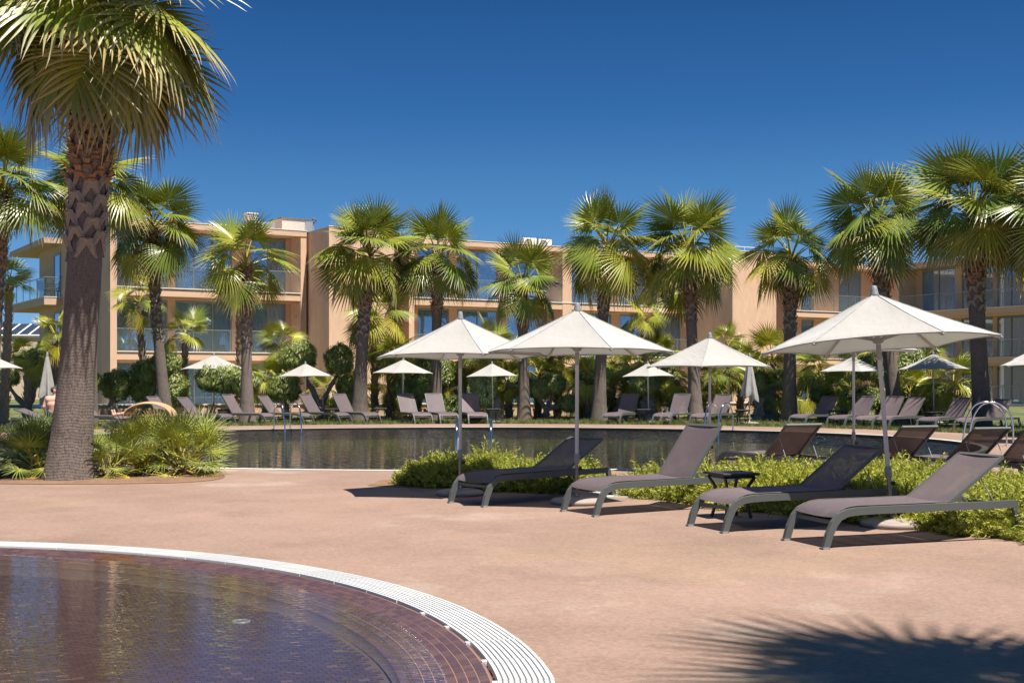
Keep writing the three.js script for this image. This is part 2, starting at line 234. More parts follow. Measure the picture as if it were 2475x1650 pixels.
{
  const near = [
    ['charcoal lounger lying in parasol shade, nearest the dwarf palms, low backrest', [1078, 1217], [1181, 1224], 4700, 30],
    ['mauve-grey lounger with steep backrest standing in full sun beside the square table', [1350, 1236], [1452, 1249], 6300, 53],
    ['lounger half in parasol shade with dark backrest, behind the nearest lounger', [1652, 1272], [1768, 1288], 8300, 35],
    ['nearest sunlit mauve lounger, in front of the round parasol foot', [1886, 1307], [2010, 1327], 9800, 34],
  ];
  for (const [label, a, b, vp, tilt] of near) {
    const A = ground(...a), B = ground(...b), dx = (vp - W / 2) / F, l = Math.hypot(dx, 1), d = [dx / l, 1 / l]; // heading in (x, distance)
    const c = between(A, B); // world z = -distance
    lounger(label, [c[0] + d[0] * .07, 0, c[2] - d[1] * .07], Math.atan2(d[1], d[0]), tilt * D2R, 'loungers in the front row');
  }
  // second row, seen from behind over the junipers
  const second = [
    ['lounger seen from behind over the junipers, its dark back before the pool', 1935, 18.9, 1.95, 40], ['second lounger back rising behind the junipers, right of the parasol pole', 2212, 18.4, 1.92, 39],
    ['lounger back in front of the big chrome handrail hoop', 2385, 17.8, 1.92, 39], ['lounger back cut off by the right picture edge behind the junipers', 2515, 17.3, 1.9, 42],
  ];
  for (const [label, px, z, dir, tilt] of second) { // head end nearest the camera: the heading points back to the camera
    const hx = across(px, z) - .1, th = dir; const d = [Math.cos(th), Math.sin(th)]; // towards the foot, in (x, distance)
    const fx = hx + d[0] * 1.62, fz = z + d[1] * 1.62;
    lounger(label, [fx, 0, -fz], Math.atan2(-d[1], -d[0]), tilt * D2R, 'loungers in the second row');
  }
  // far side of the pool: [px of foot end, py, px heading of the head end (degrees in x-distance plane), tilt]
  const far = [
    ['lounger behind the tan sunshade, its back tilted up', 300, 1034, 158, 48], ['far lounger with back raised against a palm trunk, left of the far parasol', 478, 1030, 160, 50], ['far lounger beside the far parasol pole, back half shaded', 552, 1028, 160, 46],
    ['lounger with its back toward the pool ladder, rust-stained back', 652, 1026, 158, 56], ['lounger just behind the chrome hoops of the far ladder', 742, 1025, 158, 50], ['lounger beside the olive with three stems, left one of a pair', 832, 1023.5, 150, 54],
    ['lounger in front of the leaning palm trunk, right one of a pair', 900, 1023, 140, 56], ['dark-backed lounger beside the far parasol, facing the pool', 1022, 1024, 116, 58], ['sunlit lounger facing the pool, behind the front parasol pole', 1085, 1024, 112, 57],
    ['dark-backed lounger with a red pot behind it', 1155, 1024.5, 102, 58], ['dark lounger against the palm with a rocky foot', 1478, 1025, 62, 57], ['sun-worn lounger left of the right-hand ladder', 1600, 1026, 58, 58], ['lounger seen through the hoops of the right-hand far ladder', 1690, 1027, 52, 55],
    ['dark lounger beside the closed grey parasol', 1928, 1030, 40, 50], ['dark lounger behind the thin parasol pole, left of a dark table', 2022, 1033, 42, 52], ['lounger overlapping its neighbour before the thick dark palm trunk', 2088, 1035, 40, 52],
    ['lounger with leaf shadows on its back, middle of the right-hand group', 2130, 1036, 36, 48], ['mauve lounger before the widest palm trunk of the far bank', 2240, 1039, 34, 50], ['last far lounger, behind the big chrome hoop', 2330, 1041, 30, 46],
  ];
  for (const [label, px, py, deg, tilt] of far) lounger(label, ground(px, py), deg * D2R, tilt * D2R, 'loungers on the far bank', false);
}
// ---------- side tables ----------
M.dark = mat([.032, .027, .027], .5);
function sideTable(label, pos, turn) {
  const o = thing('side_table', label, 'side table', pos, turn, 'side tables'); o.scale.set(1, 1.22, 1);
  part('table_top', rbox(.46, .022, .46, .006, 0, .405, 0), M.dark, o); part('apron', [box(.36, .03, .02, 0, .38, .17), box(.36, .03, .02, 0, .38, -.17), box(.02, .03, .32, .17, .38, 0), box(.02, .03, .32, -.17, .38, 0)], M.dark, o);
  for (const x of [-1, 1]) for (const z of [-1, 1]) part('leg', [bar(V(x * .19, .38, z * .19), V(x * .13, .28, z * .13), .035, .02), bar(V(x * .13, .285, z * .13), V(x * .125, .12, z * .125), .035, .02), bar(V(x * .125, .125, z * .125), V(x * .16, 0, z * .16), .035, .02)], M.dark, o);
  return shade(o);
}
[['square dark side table between the front loungers', 1768, 1250, .35], ['dark table beneath the parasol left of the leaning palm', 540, 1024, .3], ['dark table between the paired loungers by the three-stemmed olive', 800, 1022, .2], ['side table right of the paired loungers', 920, 1021, .1], ['side table under the parasol, before the white gnarled trunk', 1190, 1022.5, .2], ['side table between the two sun-worn far loungers', 1555, 1024, .1], ['side table left of the closed grey parasol', 1795, 1026, .1], ['dark table among the shaded far loungers', 2020, 1028, .2], ['dark table under the shadow-dappled parasol', 2258, 1034, .2]].forEach(([l, x, y, t]) => sideTable(l, ground(x, y), t));
// ---------- parasols ----------
const canvasMap = texture(512, (u, v) => { const n = .93 + .1 * fbm(u, v, 6, 4) + .05 * (vnoise(u * 200, v * 200, 200) - .5), s = smooth(.62, .8, fbm(u + .4, v, 4, 5)); return [n * .41 * lerp(1, .93, s), n * .40 * lerp(1, .92, s), n * .385 * lerp(1, .9, s)]; }, 2);
M.canvas = mat(0xffffff, .9, { map: canvasMap, transmission: .3, thickness: 0, side: DS, bumpMap: texture(512, (u, v) => .6 * fbm(u, v, 5, 3) + .4 * fbm(u, v * .3, 14, 3), 1.3, false), bumpScale: .022 });
M.pole = mat([.50, .48, .46], .42, { metalness: .3 }); M.poleLow = mat([.26, .21, .18], .35, { metalness: .5 }); M.finial = mat([.20, .22, .25], .5);
M.concrete = mat(0xffffff, .9, { map: texture(256, (u, v) => { const n = .75 + .5 * fbm(u, v, 8, 4) * .9; return [n * .30, n * .25, n * .225]; }, .6), bumpMap: deckBump, bumpScale: .002 });
const PR = 1.2, PY = 1.88, PTOP = 2.40;
function panelGeo(i) { // one sixth of the canopy, slack between its ribs
  const a0 = i * Math.PI / 3, a1 = a0 + Math.PI / 3, pos = [], uv = [], idx = [], nr = 10, na = 10;
  for (let r = 0; r <= nr; r++) for (let k = 0; k <= na; k++) {
    const t = r / nr, s = k / na, p0 = [Math.cos(a0), Math.sin(a0)], p1 = [Math.cos(a1), Math.sin(a1)], rr = .03 + (PR - .03) * t, b = 4 * s * (1 - s);
    let x = lerp(p0[0], p1[0], s) * rr, z = lerp(p0[1], p1[1], s) * rr; const pull = 1 - .035 * b * t; x *= pull; z *= pull;
    const rise = PTOP - (PTOP - PY) * (t + .10 * t * (1 - t)) - .022 * b * Math.sin(Math.PI * Math.min(1, t)) + .018 * b * t * t;
    pos.push(x, rise, z); uv.push(x + i * .37, z + i * .61);
  }
  for (let r = 0; r < nr; r++) for (let k = 0; k < na; k++) { const a = r * (na + 1) + k; idx.push(a, a + 1, a + na + 1, a + 1, a + na + 2, a + na + 1); }
  // hem, turned under
  const h0 = pos.length / 3; for (let k = 0; k <= na; k++) { const a = (nr * (na + 1) + k) * 3; pos.push(pos[a] * .985, pos[a + 1] - .010, pos[a + 2] * .985); uv.push(uv[(nr * (na + 1) + k) * 2], uv[(nr * (na + 1) + k) * 2 + 1] + .03); } // short valance
  for (let k = 0; k < na; k++) { const a = nr * (na + 1) + k, b = h0 + k; idx.push(a, a + 1, b, a + 1, b + 1, b); }
  return indexed(pos, idx, uv);
}
const UG = {
  panel: [0, 1, 2, 3, 4, 5].map(panelGeo),
  rib: [0, 1, 2, 3, 4, 5].map(i => { const a = i * Math.PI / 3; return bar(V(Math.cos(a) * .05, PTOP - .035, Math.sin(a) * .05), V(Math.cos(a) * (PR - .02), PY - .025, Math.sin(a) * (PR - .02)), .016, .022); }),
  seam: [0, 1, 2, 3, 4, 5].map(i => { const a = i * Math.PI / 3; return tube([0, .25, .5, .75, 1].map(t => V(Math.cos(a) * (.03 + (PR - .03) * t), PTOP - (PTOP - PY) * (t + .1 * t * (1 - t)) + .002, Math.sin(a) * (.03 + (PR - .03) * t))), .004, 4, 10); }),
  strut: [0, 1, 2, 3, 4, 5].map(i => { const a = i * Math.PI / 3, r = .62, y = PTOP - (PTOP - PY) * .53 - .05; return bar(V(Math.cos(a) * .05, 1.93, Math.sin(a) * .05), V(Math.cos(a) * r, y, Math.sin(a) * r), .012, .018); }),
  tip: [0, 1, 2, 3, 4, 5].map(i => { const a = i * Math.PI / 3; return new THREE.SphereGeometry(.014, 8, 6).translate(Math.cos(a) * (PR - .005), PY - .02, Math.sin(a) * (PR - .005)); }),
  hub: lathe([[.024, 1.89], [.05, 1.90], [.062, 1.93], [.05, 1.95], [.026, 1.96]], 14), crown: lathe([[.024, PTOP - .07], [.05, PTOP - .06], [.05, PTOP - .03], [.024, PTOP - .02]], 14),
  low: cyl(.0205, .0205, .5, 0, .06, 0, 16), up: cyl(.0235, .0235, 1.94, 0, .5, 0, 16), collar: lathe([[.022, .49], [.034, .5], [.036, .53], [.034, .6], [.026, .62]], 14), sleeve: cyl(.0262, .0262, .16, 0, 1.72, 0, 16), knob: new THREE.CylinderGeometry(.022, .022, .035, 12).rotateZ(Math.PI / 2).translate(.045, .44, 0), bolt: new THREE.CylinderGeometry(.024, .024, .05, 14).rotateX(Math.PI / 2).translate(0, .55, .02),
  cap: lathe([[.001, PTOP + .10], [.018, PTOP + .098], [.03, PTOP + .085], [.036, PTOP + .05], [.044, PTOP + .005], [.05, PTOP - .012], [.03, PTOP - .02]], 18), base: lathe([[0.001, .085], [.06, .085], [.2, .08], [.28, .068], [.318, .05], [.328, .035], [.325, .012], [.31, 0]], 40), socket: lathe([[.04, .08], [.042, .1], [.03, .105], [.022, .13]], 14)
};
const capped = (g) => g;
function parasol(label, pos, turn, lean = 0, group, far = false, scale = 1, back = 0) {
  const o = thing('parasol', label, 'parasol', pos, 0, group);
  const base = part('base', UG.base, M.concrete, o); part('socket', UG.socket, M.poleLow, base);
  const top = new THREE.Group(); top.name = 'mast'; top.rotation.set(back, 0, lean); o.add(top);
  part('lower_pole', UG.low, M.poleLow, top); part('pole', UG.up, M.pole, top); part('collar', UG.collar, M.hub, top); part('hub', UG.hub, M.hub, top); part('finial', UG.cap, M.finial, top);
  if (!far) { part('clamp_knob', UG.knob, M.tyre, top); part('clamp_bolt', UG.bolt, M.hub, top); part('sleeve', UG.sleeve, M.hub, top); part('crown', UG.crown, M.hub, top); }
  const canopy = new THREE.Group(); canopy.name = 'canopy'; canopy.rotation.y = turn; top.add(canopy);
  UG.panel.forEach(g => part('canopy_panel', g, M.canvas, canopy)); UG.rib.forEach(g => part('rib', g, M.pole, canopy));
  if (!far) { UG.seam.forEach(g => part('seam', g, M.canvas, canopy)); UG.strut.forEach(g => part('strut', g, M.hub, canopy)); UG.tip.forEach(g => part('rib_tip', g, M.hub, canopy)); }
  if (scale !== 1) o.scale.setScalar(scale);
  return shade(o);
}
parasol('cream parasol leftmost of the front row, its foot in the junipers', ground(1112, 1196), -.24, 0, 'front parasols', false, .98, -.02);
parasol('cream parasol over the shaded low lounger, second of the front row', ground(1394, 1217), -.24, -.004, 'front parasols', false, 1.0, -.022);
parasol('nearest cream parasol leaning over the nearest lounger', ground(2158, 1272), -.297, .058, 'front parasols', false, 1.02, -.065);
parasol('cream parasol between the two nearest ones, standing behind the steep-backed lounger', [across(1716, 20.7), 0, -20.7], .25, 0, 'second row parasols', false, .93);
parasol('parasol almost hidden behind the nearest leaning parasol, only pole and cap showing', [across(2064, 20.8), 0, -20.8], .3, .0, 'second row parasols', false, 1.0).scale.set(.95, 1.07, .95);
[['far parasol on the left, in front of the glazed block', 516, 1012, .2], ['far parasol under the three-stemmed olive', 739, 1019, .55], ['far parasol left of the front parasol pole', 973, 1019, .3], ['far parasol framed between the front parasol poles', 1192, 1020, .5], ['far parasol between two palms left of the steep-backed lounger', 1568, 1021, .45], ['bluish shaded far parasol left of the nearest parasol pole', 2062, 1027.5, .5], ['far parasol dappled by palm shadow, right of the nearest pole', 2258, 1022.5, .55], ['far parasol cut off by the left picture edge', -48, 1037, .3], ['lower of two parasols cut off by the right picture edge', 2540, 1070, .3], ['upper of two parasols cut off by the right picture edge', 2562, 1056, .2]]
  .forEach(([l, x, y, t], i) => parasol(l, ground(x, y), t, [0, .01, -.01, .02, .015][i % 5], 'parasols on the far bank', true, [1.02, .87, .93, .87, .87, .95, 1, 1, 1.0, 1.1][i]));
// closed parasols
function closed(label, pos) {
  const o = thing('closed_parasol', label, 'parasol', pos, 0, 'closed parasols');
  const base = part('base', UG.base, M.concrete, o); part('socket', UG.socket, M.poleLow, base); part('pole', cyl(.022, .022, 2.3, 0, .06, 0), M.pole, o);
  const pos2 = [], idx = [], uv = [], n = 48, rows = 14;
  for (let j = 0; j <= rows; j++) for (let i = 0; i < n; i++) { const t = j / rows, a = i / n * Math.PI * 2, f = 1 + .32 * t * Math.cos(a * 6) + .12 * t * Math.cos(a * 11 + 1), r = (.03 + .22 * Math.pow(t, .8)) * (t > .93 ? .93 : 1) * f; pos2.push(r * Math.cos(a), 2.32 - 1.42 * t - .10 * t * Math.sin(a * 1.0 + 2) - .06 * t * Math.cos(a * 6), r * Math.sin(a)); uv.push(a * .3, t * 1.4); }
  for (let j = 0; j < rows; j++) for (let i = 0; i < n; i++) { const a = j * n + i, b = j * n + (i + 1) % n; idx.push(a, b, a + n, b, b + n, a + n); }
  part('folded_canopy', indexed(pos2, idx, uv), M.canvas, o); part('finial', lathe([[.001, 2.43], [.025, 2.41], [.035, 2.36], [.045, 2.3]], 14), M.finial, o);
  shade(o); return o;
}
closed('closed grey parasol standing on the lawn between two palms', ground(1812, 1025)); closed('closed parasol behind the seated man', ground(113, 1030));
// ---------- chrome pool handrails ----------
function handrail(label, pos, turn, s = 1, gap = .5) {
  const o = thing('pool_handrail', label, 'pool handrail', pos, turn, 'chrome pool handrails');
  for (const z of [-gap / 2, gap / 2]) { const r = part('hoop', tube([V(-.42, 0, z), V(-.41, .42, z), V(-.33, .66, z), V(-.12, .80, z), V(.12, .77, z), V(.28, .55, z), V(.36, .15, z), V(.40, -.4, z)].map(p => p.multiplyScalar(s).setZ(z)), .0215, 12, 48), M.steel, o); part('foot_flange', lathe([[.024, .012], [.05, .01], [.052, .002]], 16).translate(-.42 * s, 0, z), M.steel, r); }
  for (const y of [-.18, -.38]) part('tread', box(.1, .02, gap, .385 * s, y, 0), M.steel, o);
  return shade(o);
}
handrail('chrome handrail at the near pool edge, in front of the leftmost front parasol', [across(1146, 21.3), 0, -21.35], Math.PI / 2, 1.05, .58);
handrail('chrome ladder hoops on the far left bank before the loungers', [across(688, 37.6), 0, -38.1], -.95, 1, .55);
handrail('chrome ladder hoops on the far bank behind the second-row parasol', [across(1740, 37), 0, -37.25], -2.3, 1, .5);
handrail('big chrome hoop at the right pool edge behind the lounger backs', [across(2385, 28.6), 0, -28.6], Math.PI - .1, 1.25, .5);
// ---------- palms ----------
// One fan leaf in its own plane of growth: stalk leaving the trunk along +x, blade of folded segments bending down under its weight.
function fanLeaf(o) {
  const { elev, bend, stalk, blade, nseg = 34, spread = 125, split = .47, droop = .35, arch = 18, seed = 1, cup = .22, fold = .55, tip = .1, taper = 1.05, dry = 0, stations = [.05, .26, .47, .68, .86, 1], dark = 1 } = o;
  const R = rng(seed * 7919 + 13), pos = [], idx = [], col = [];
  const C = { stalk: [.36, .33, .065], heart: [.37, .36, .06], mid: [.195, .232, .032], tip: [.40, .33, .20], brown: [.23, .135, .065] };
  const mix = (a, b, t) => [0, 1, 2].map(k => lerp(a[k], b[k], t));
  let p = V(0, 0, 0), e = elev + arch * .4; const pts = [p.clone()];
  for (let i = 0; i < 6; i++) { p = p.clone().add(V(Math.cos(e * D2R), Math.sin(e * D2R), 0).multiplyScalar(stalk / 6)); pts.push(p); e -= arch / 6 * 1.4; }
  // stalk: three-sided
  pts.forEach((q, i) => { const r = lerp(.022, .009, i / 6) * (stalk + .4); for (let k = 0; k < 3; k++) { const a = k * 2.094 + .5; pos.push(q.x - Math.sin(e * D2R) * Math.cos(a) * r, q.y + Math.cos(e * D2R) * Math.cos(a) * r, q.z + Math.sin(a) * r * 1.3); col.push(...mix(C.stalk, C.brown, dry * .8)); } });
  for (let i = 0; i < 6; i++) for (let k = 0; k < 3; k++) { const a = i * 3 + k, b = i * 3 + (k + 1) % 3; idx.push(a, b, a + 3, b, b + 3, a + 3); }
  const eb = (e - bend) * D2R, B = V(Math.cos(eb), Math.sin(eb), 0), N = V(-Math.sin(eb), Math.cos(eb), 0), S = V(0, 0, 1), hub = pts[6];
  const dphi = 2 * spread / nseg * D2R;
  for (let i = 0; i < nseg; i++) {
    const f = (i + .5) / nseg * 2 - 1, phi = f * spread * D2R + (R() - .5) * dphi * .3, L = blade * (.70 + .30 * Math.cos(phi * .75)) * (.92 + .14 * R());
    let d = B.clone().multiplyScalar(Math.cos(phi)).add(S.clone().multiplyScalar(Math.sin(phi))).addScaledVector(N, -cup * Math.sin(phi) ** 2 + .06 * (R() - .5)).normalize();
    let q = hub.clone(), r0 = 0; const T0 = B.clone().multiplyScalar(-Math.sin(phi)).addScaledVector(S, Math.cos(phi)), limp = droop * (.6 + .9 * R()), sw = (R() - .5) * .25, base = pos.length / 3, own = .82 + .36 * R(), dr = dry * (.5 + R()) , wS = split * L * Math.tan(dphi / 2);
    stations.forEach((s, k) => {
      const r = s * L; q.addScaledVector(d, r - r0); r0 = r;
      const T = T0.clone().addScaledVector(d, -T0.dot(d)).normalize(), n = d.clone().cross(T).normalize(), w = s <= split ? r * Math.tan(dphi / 2) * 1.02 : wS * Math.pow(Math.max(0, (1 - s) / (1 - split)), taper);
      const c = s < .3 ? mix(C.heart, C.mid, s / .3) : s > 1 - tip * 1.6 ? mix(C.mid, C.tip, clamp((s - (1 - tip * 1.6)) / (tip * 1.2), 0, 1)) : C.mid, cc = mix(c, C.brown, clamp(dr * smooth(.25, .8, s), 0, 1)).map(x => x * own * dark);
      const m = q.clone().addScaledVector(n, -fold * w);
      if (k < stations.length - 1) for (const v of [q.clone().addScaledVector(T, -w), m, m, q.clone().addScaledVector(T, w)]) { pos.push(v.x, v.y, v.z); col.push(...cc); }
      else for (let z = 0; z < 2; z++) { pos.push(q.x, q.y, q.z); col.push(...cc); }
      const g = s < .3 ? .02 : s < split ? .05 : limp * (s > .8 ? 1.5 : .9);
      d.add(V(0, -g, 0)).addScaledVector(T, s > split ? sw : 0).normalize();
    });
    const ns = stations.length;
    for (let k = 0; k < ns - 2; k++) { const a = base + k * 4, b = a + 4; idx.push(a, a + 1, b, a + 1, b + 1, b, a + 2, a + 3, b + 2, a + 3, b + 3, b + 2); }
    const a = base + (ns - 2) * 4, b = base + (ns - 1) * 4; idx.push(a, a + 1, b, a + 2, a + 3, b + 1);
  }
  return indexed(pos, idx, null, col);
}
const leafMat = (r, g, b, rough = .34) => new THREE.MeshPhysicalMaterial({ color: lin(r, g, b), vertexColors: true, side: DS, roughness: rough, transmission: .24, thickness: 0, ior: 1.4 });
M.leaf = [leafMat(.95, 1.0, 1), leafMat(1.35, 1.25, 1.0), leafMat(.72, .86, .9), leafMat(1.15, 1.12, .85)];
M.leafLight = leafMat(1.75, 1.5, 1.1); M.leafYellow = leafMat(1.75, 1.42, .8, .5); M.leafDead = leafMat(1.25, 1.0, .9, .8);
// families of leaves from the upright spear leaves to the hanging old ones
const ELEV = [82, 66, 50, 34, 18, 2, -16, -36, -56];
function family(scaleSeed, opt = {}) { return ELEV.map((elev, i) => [0, 1].map(v => fanLeaf({ elev, bend: [2, 8, 15, 22, 28, 34, 38, 34, 22][i] + v * 12, stalk: .52, blade: .66, droop: [.02, .04, .07, .11, .16, .2, .26, .32, .38][i] * (opt.limp ?? 1), arch: [6, 10, 14, 18, 20, 22, 22, 18, 12][i], tip: (opt.tip ?? .11) + .022 * i, dry: [0, 0, 0, 0, 0, .05, .15, .35, .85][i] * (opt.dry ?? 1), spread: [112, 125, 130, 130, 128, 125, 120, 115, 110][i], cup: [.05, .08, .12, .15, .18, .2, .22, .24, .26][i], seed: scaleSeed + i * 2 + v, ...opt.leaf }))); }
const WASH = family(100), BIGF = family(300, { leaf: { nseg: 42, stations: [.04, .25, .5, .64, .78, .9, 1], split: .5, stalk: .5, blade: .74 }, limp: .75, tip: .17, dry: 1.6 });
// trunks
const barkMap = texture(1024, (u, v) => { const w = .004 * Math.sin(u * 6.28 * 3) + .006 * fbm(u, v, 6, 3), ring = .5 + .5 * Math.sin((v + w) * 6.283 * 44), crack = smooth(.60, .72, fbm(u * 1, v * .25, 64, 2)), n = fbm(u, v, 32, 4), b = fbm(u, v, 4, 3), k = (.72 + .5 * n) * (.94 + .06 * ring) * (1 - .35 * crack) * (.85 + .3 * b); return [k * .165, k * .132, k * .115]; }, 1);
const barkBump = texture(1024, (u, v) => { const w = .004 * Math.sin(u * 6.28 * 3) + .006 * fbm(u, v, 6, 3); return clamp(.2 * (.5 + .5 * Math.sin((v + w) * 6.283 * 44)) + .5 * fbm(u, v * .3, 72, 3) + .3 * fbm(u, v, 40, 3), 0, 1); }, 1, false);
M.bark = new THREE.MeshStandardMaterial({ map: barkMap, bumpMap: barkBump, bumpScale: .02, roughness: .95 });
M.barkPale = new THREE.MeshStandardMaterial({ map: barkMap, color: lin(1.2, 1.2, 1.22), bumpMap: barkBump, bumpScale: .02, roughness: .95 });
const fibre = texture(512, (u, v) => { const n = fbm(u * 1, v * .15, 48, 3), b = fbm(u, v, 5, 3), k = .5 + 1.0 * n * (.6 + .8 * b); return [k * .26, k * .205, k * .165]; }, .6);
const fibreBump = texture(512, (u, v) => fbm(u, v * .12, 64, 3), .5, false);
M.boot = new THREE.MeshStandardMaterial({ map: fibre, bumpMap: fibreBump, bumpScale: .006, roughness: .9, side: DS });
M.bootGrey = new THREE.MeshStandardMaterial({ map: fibre, color: lin(1.0, 1.06, 1.12), bumpMap: fibreBump, bumpScale: .006, roughness: .95, side: DS });
M.bootRust = new THREE.MeshStandardMaterial({ map: fibre, color: lin(1.05, .72, .5), bumpMap: fibreBump, bumpScale: .006, roughness: .9, side: DS });
function trunkCurve(base, top, bow = 0) { const a = V(...base), b = V(...top), m = a.clone().lerp(b, .5).add(V(bow, 0, 0)); return new THREE.QuadraticBezierCurve3(a, m, b); }
function trunkGeo(curve, radius, seed, rows = 60, n = 40, rough = .02) { // radius: t -> metres
  const pos = [], uv = [], idx = [], R = rng(seed), ph = [R() * 9, R() * 9, R() * 9], L = curve.getLength();
  for (let j = 0; j <= rows; j++) { const t = j / rows, c = curve.getPoint(t), r = radius(t); for (let i = 0; i <= n; i++) { const a = (i % n) / n * Math.PI * 2, k = 1 + rough * (Math.sin(a * 3 + ph[0] + t * 4) + .6 * Math.sin(a * 7 + ph[1] - t * 9) + .5 * Math.sin(a * 2 + t * 30 + ph[2])); pos.push(c.x + Math.cos(a) * r * k, c.y, c.z + Math.sin(a) * r * k); uv.push(i / n * Math.max(1, Math.round(2 * Math.PI * .35)), t * L); } }
  for (let j = 0; j < rows; j++) for (let i = 0; i < n; i++) { const a = j * (n + 1) + i, b = a + n + 1; idx.push(a, b, a + 1, a + 1, b, b + 1); }
  return indexed(pos, idx, uv);
}
// an old leaf base: two straps that climb the trunk from either side and join in a stub
function bootGeo(r, hgt, wid, stub, seed) { // r: trunk radius; built at angle 0 (facing +z), foot at y = 0
  const R = rng(seed), pos = [], uv = [], idx = [], strap = side => { const o = pos.length / 3, rows = 6; for (let j = 0; j <= rows; j++) { const t = j / rows, cu = side * lerp(wid * 1.05, wid * .10, Math.pow(t, .8)) + (R() - .5) * .01, hw = lerp(wid * .22, wid * .42, smooth(0, .8, t)) , lift = lerp(.08, .26 + stub * .25, t * t); for (let k = 0; k < 4; k++) { const s = k / 3 * 2 - 1, u = cu + s * hw, y = t * hgt + (1 - Math.abs(s)) * .0 + s * side * -.18 * hw * 0, rr = r + lift + (k === 1 || k === 2 ? .07 : 0) - (k === 0 || k === 3 ? .06 : 0), a = u / r; pos.push(Math.sin(a) * rr, y, Math.cos(a) * rr); uv.push(s * hw, y + seed * .13); } } for (let j = 0; j < rows; j++) for (let k = 0; k < 3; k++) { const a = o + j * 4 + k, b = a + 4; idx.push(a, a + 1, b, a + 1, b + 1, b); } };
  strap(-1); strap(1);
  if (stub > 0) { // ragged stalk stump bending outwards
    const o = pos.length / 3, rows = 4, tw = (R() - .5) * .6; for (let j = 0; j <= rows; j++) { const t = j / rows, y = hgt * .78 + stub * (t * .75), out = r + .24 + stub * .6 * t * t + .05 * t, hw = lerp(wid * .42, wid * (.22 + .12 * R()), t); for (let k = 0; k < 4; k++) { const s = k / 3 * 2 - 1, u = s * hw + tw * t * .05, rr = out + (k === 1 || k === 2 ? .018 : -.006); pos.push(Math.sin(u / r) * rr, y + (t === 1 ? (R() - .5) * stub * .5 : 0), Math.cos(u / r) * rr); uv.push(s * hw, y); } } for (let j = 0; j < rows; j++) for (let k = 0; k < 3; k++) { const a = o + j * 4 + k, b = a + 4; idx.push(a, a + 1, b, a + 1, b + 1, b); }
  }
  return indexed(pos, idx, uv);
}
const bootSet = (() => { const R = rng(77); return { lattice: [0, 1, 2, 3].map(i => bootGeo(1, .9, .62, .16, 5 + i)), ragged: [0, 1, 2, 3].map(i => bootGeo(1, .55, .42, .62, 25 + i)) }; })();
function bootsOn(curve, t0, t1, radius, opt) { // list of {geo, matrix} spiralling up
  const out = [], R = rng(opt.seed), L = curve.getLength(); let a = R() * 6.28, y = t0 * L; const step = opt.step;
  while (y < t1 * L) { const t = y / L, r = radius(t), c = curve.getPoint(Math.min(1, t)), g = opt.set[Math.floor(R() * opt.set.length)], s = r * (opt.size ?? 1) * (.9 + .2 * R()); const m = new THREE.Matrix4().compose(c, new THREE.Quaternion().setFromEuler(new THREE.Euler((R() - .5) * .05, a + (R() - .5) * .15, 0)), V(r * 1.0, s, r * 1.0)); out.push([g, m, t]); a += 2.39996; y += step * (.85 + .3 * R()); }
  return out;
}
const bootMerged = list => merge(list.map(([g, m]) => { const c = g.clone().applyMatrix4(m); c.computeVertexNormals(); return c; }));
function crown(parent, centre, radius, count, fam, seed, o = {}) {
  const R = rng(seed), top = o.top ?? 86, low = o.low ?? -24; let a = R() * 6.28;
  for (let i = 0; i < count; i++) {
    const t = i / (count - 1), el = lerp(top, low, Math.pow(t, o.pow ?? 1.0)) + (R() - .5) * 16; let k = 0, best = 1e9; ELEV.forEach((e, q) => { if (Math.abs(e - el) < best) { best = Math.abs(e - el); k = q; } });
    const g = fam[k][Math.floor(R() * 2)], u = R(); let m = o.bright ? [M.leaf[1], M.leaf[3], M.leafLight, M.leaf[0]][Math.floor(u * 4)] : M.leaf[u < .38 ? 0 : u < .66 ? 1 : u < .84 ? 2 : 3]; if (k >= 5 && R() < (o.yellow ?? .12) * .6) m = M.leafYellow; if (k === 8 && R() < .6 * (o.dead ?? 1)) m = M.leafDead;
    const l = part('leaf', g, m, parent), s = radius * (.86 + .26 * R()) * (k === 0 ? .92 : 1);
    l.position.set(centre[0], centre[1] + (.45 - t) * radius * .30, centre[2]); l.scale.setScalar(s); l.rotation.set(0, a, 0); l.rotation.order = 'YXZ'; l.rotation.x = (R() - .5) * 1.3; l.rotation.z = (R() - .5) * .3; a += 2.39996 + (R() - .5) * .5;
  }
}
function palm(label, o) { // everything relative to the trunk foot
  const g = thing('palm_tree', label, 'palm tree', o.base, 0, o.group ?? 'tall palms along the far bank'), top = o.top, curve = trunkCurve([0, -.03, 0], top, o.bow ?? 0), r1 = o.r1 ?? .17, r0 = o.r0 ?? .3, rad = t => lerp(r1, r0, Math.exp(-t * (o.flare ?? 5.5))) ;
  part('trunk', trunkGeo(curve, rad, o.seed, 40, 28), o.pale ? M.barkPale : M.bark, g);
  const tb = o.boots ?? .5;
  const b = part('leaf_base_lattice', bootMerged(bootsOn(curve, tb, .93, rad, { set: bootSet.lattice, step: .055, seed: o.seed + 1, size: .95 })), M.bootGrey, g); b.userData.kind = 'stuff';
  const c = part('leaf_base_stubs', bootMerged(bootsOn(curve, o.rag ?? .68, 1.0, t => rad(t) * 1.02, { set: bootSet.ragged, step: .026, seed: o.seed + 2, size: 1.1 })), M.bootRust, g); c.userData.kind = 'stuff';
  crown(g, [top[0], top[1] + .05, top[2]], o.R, o.n ?? 36, o.fam ?? WASH, o.seed + 3, o.crown);
  return shade(g);
}
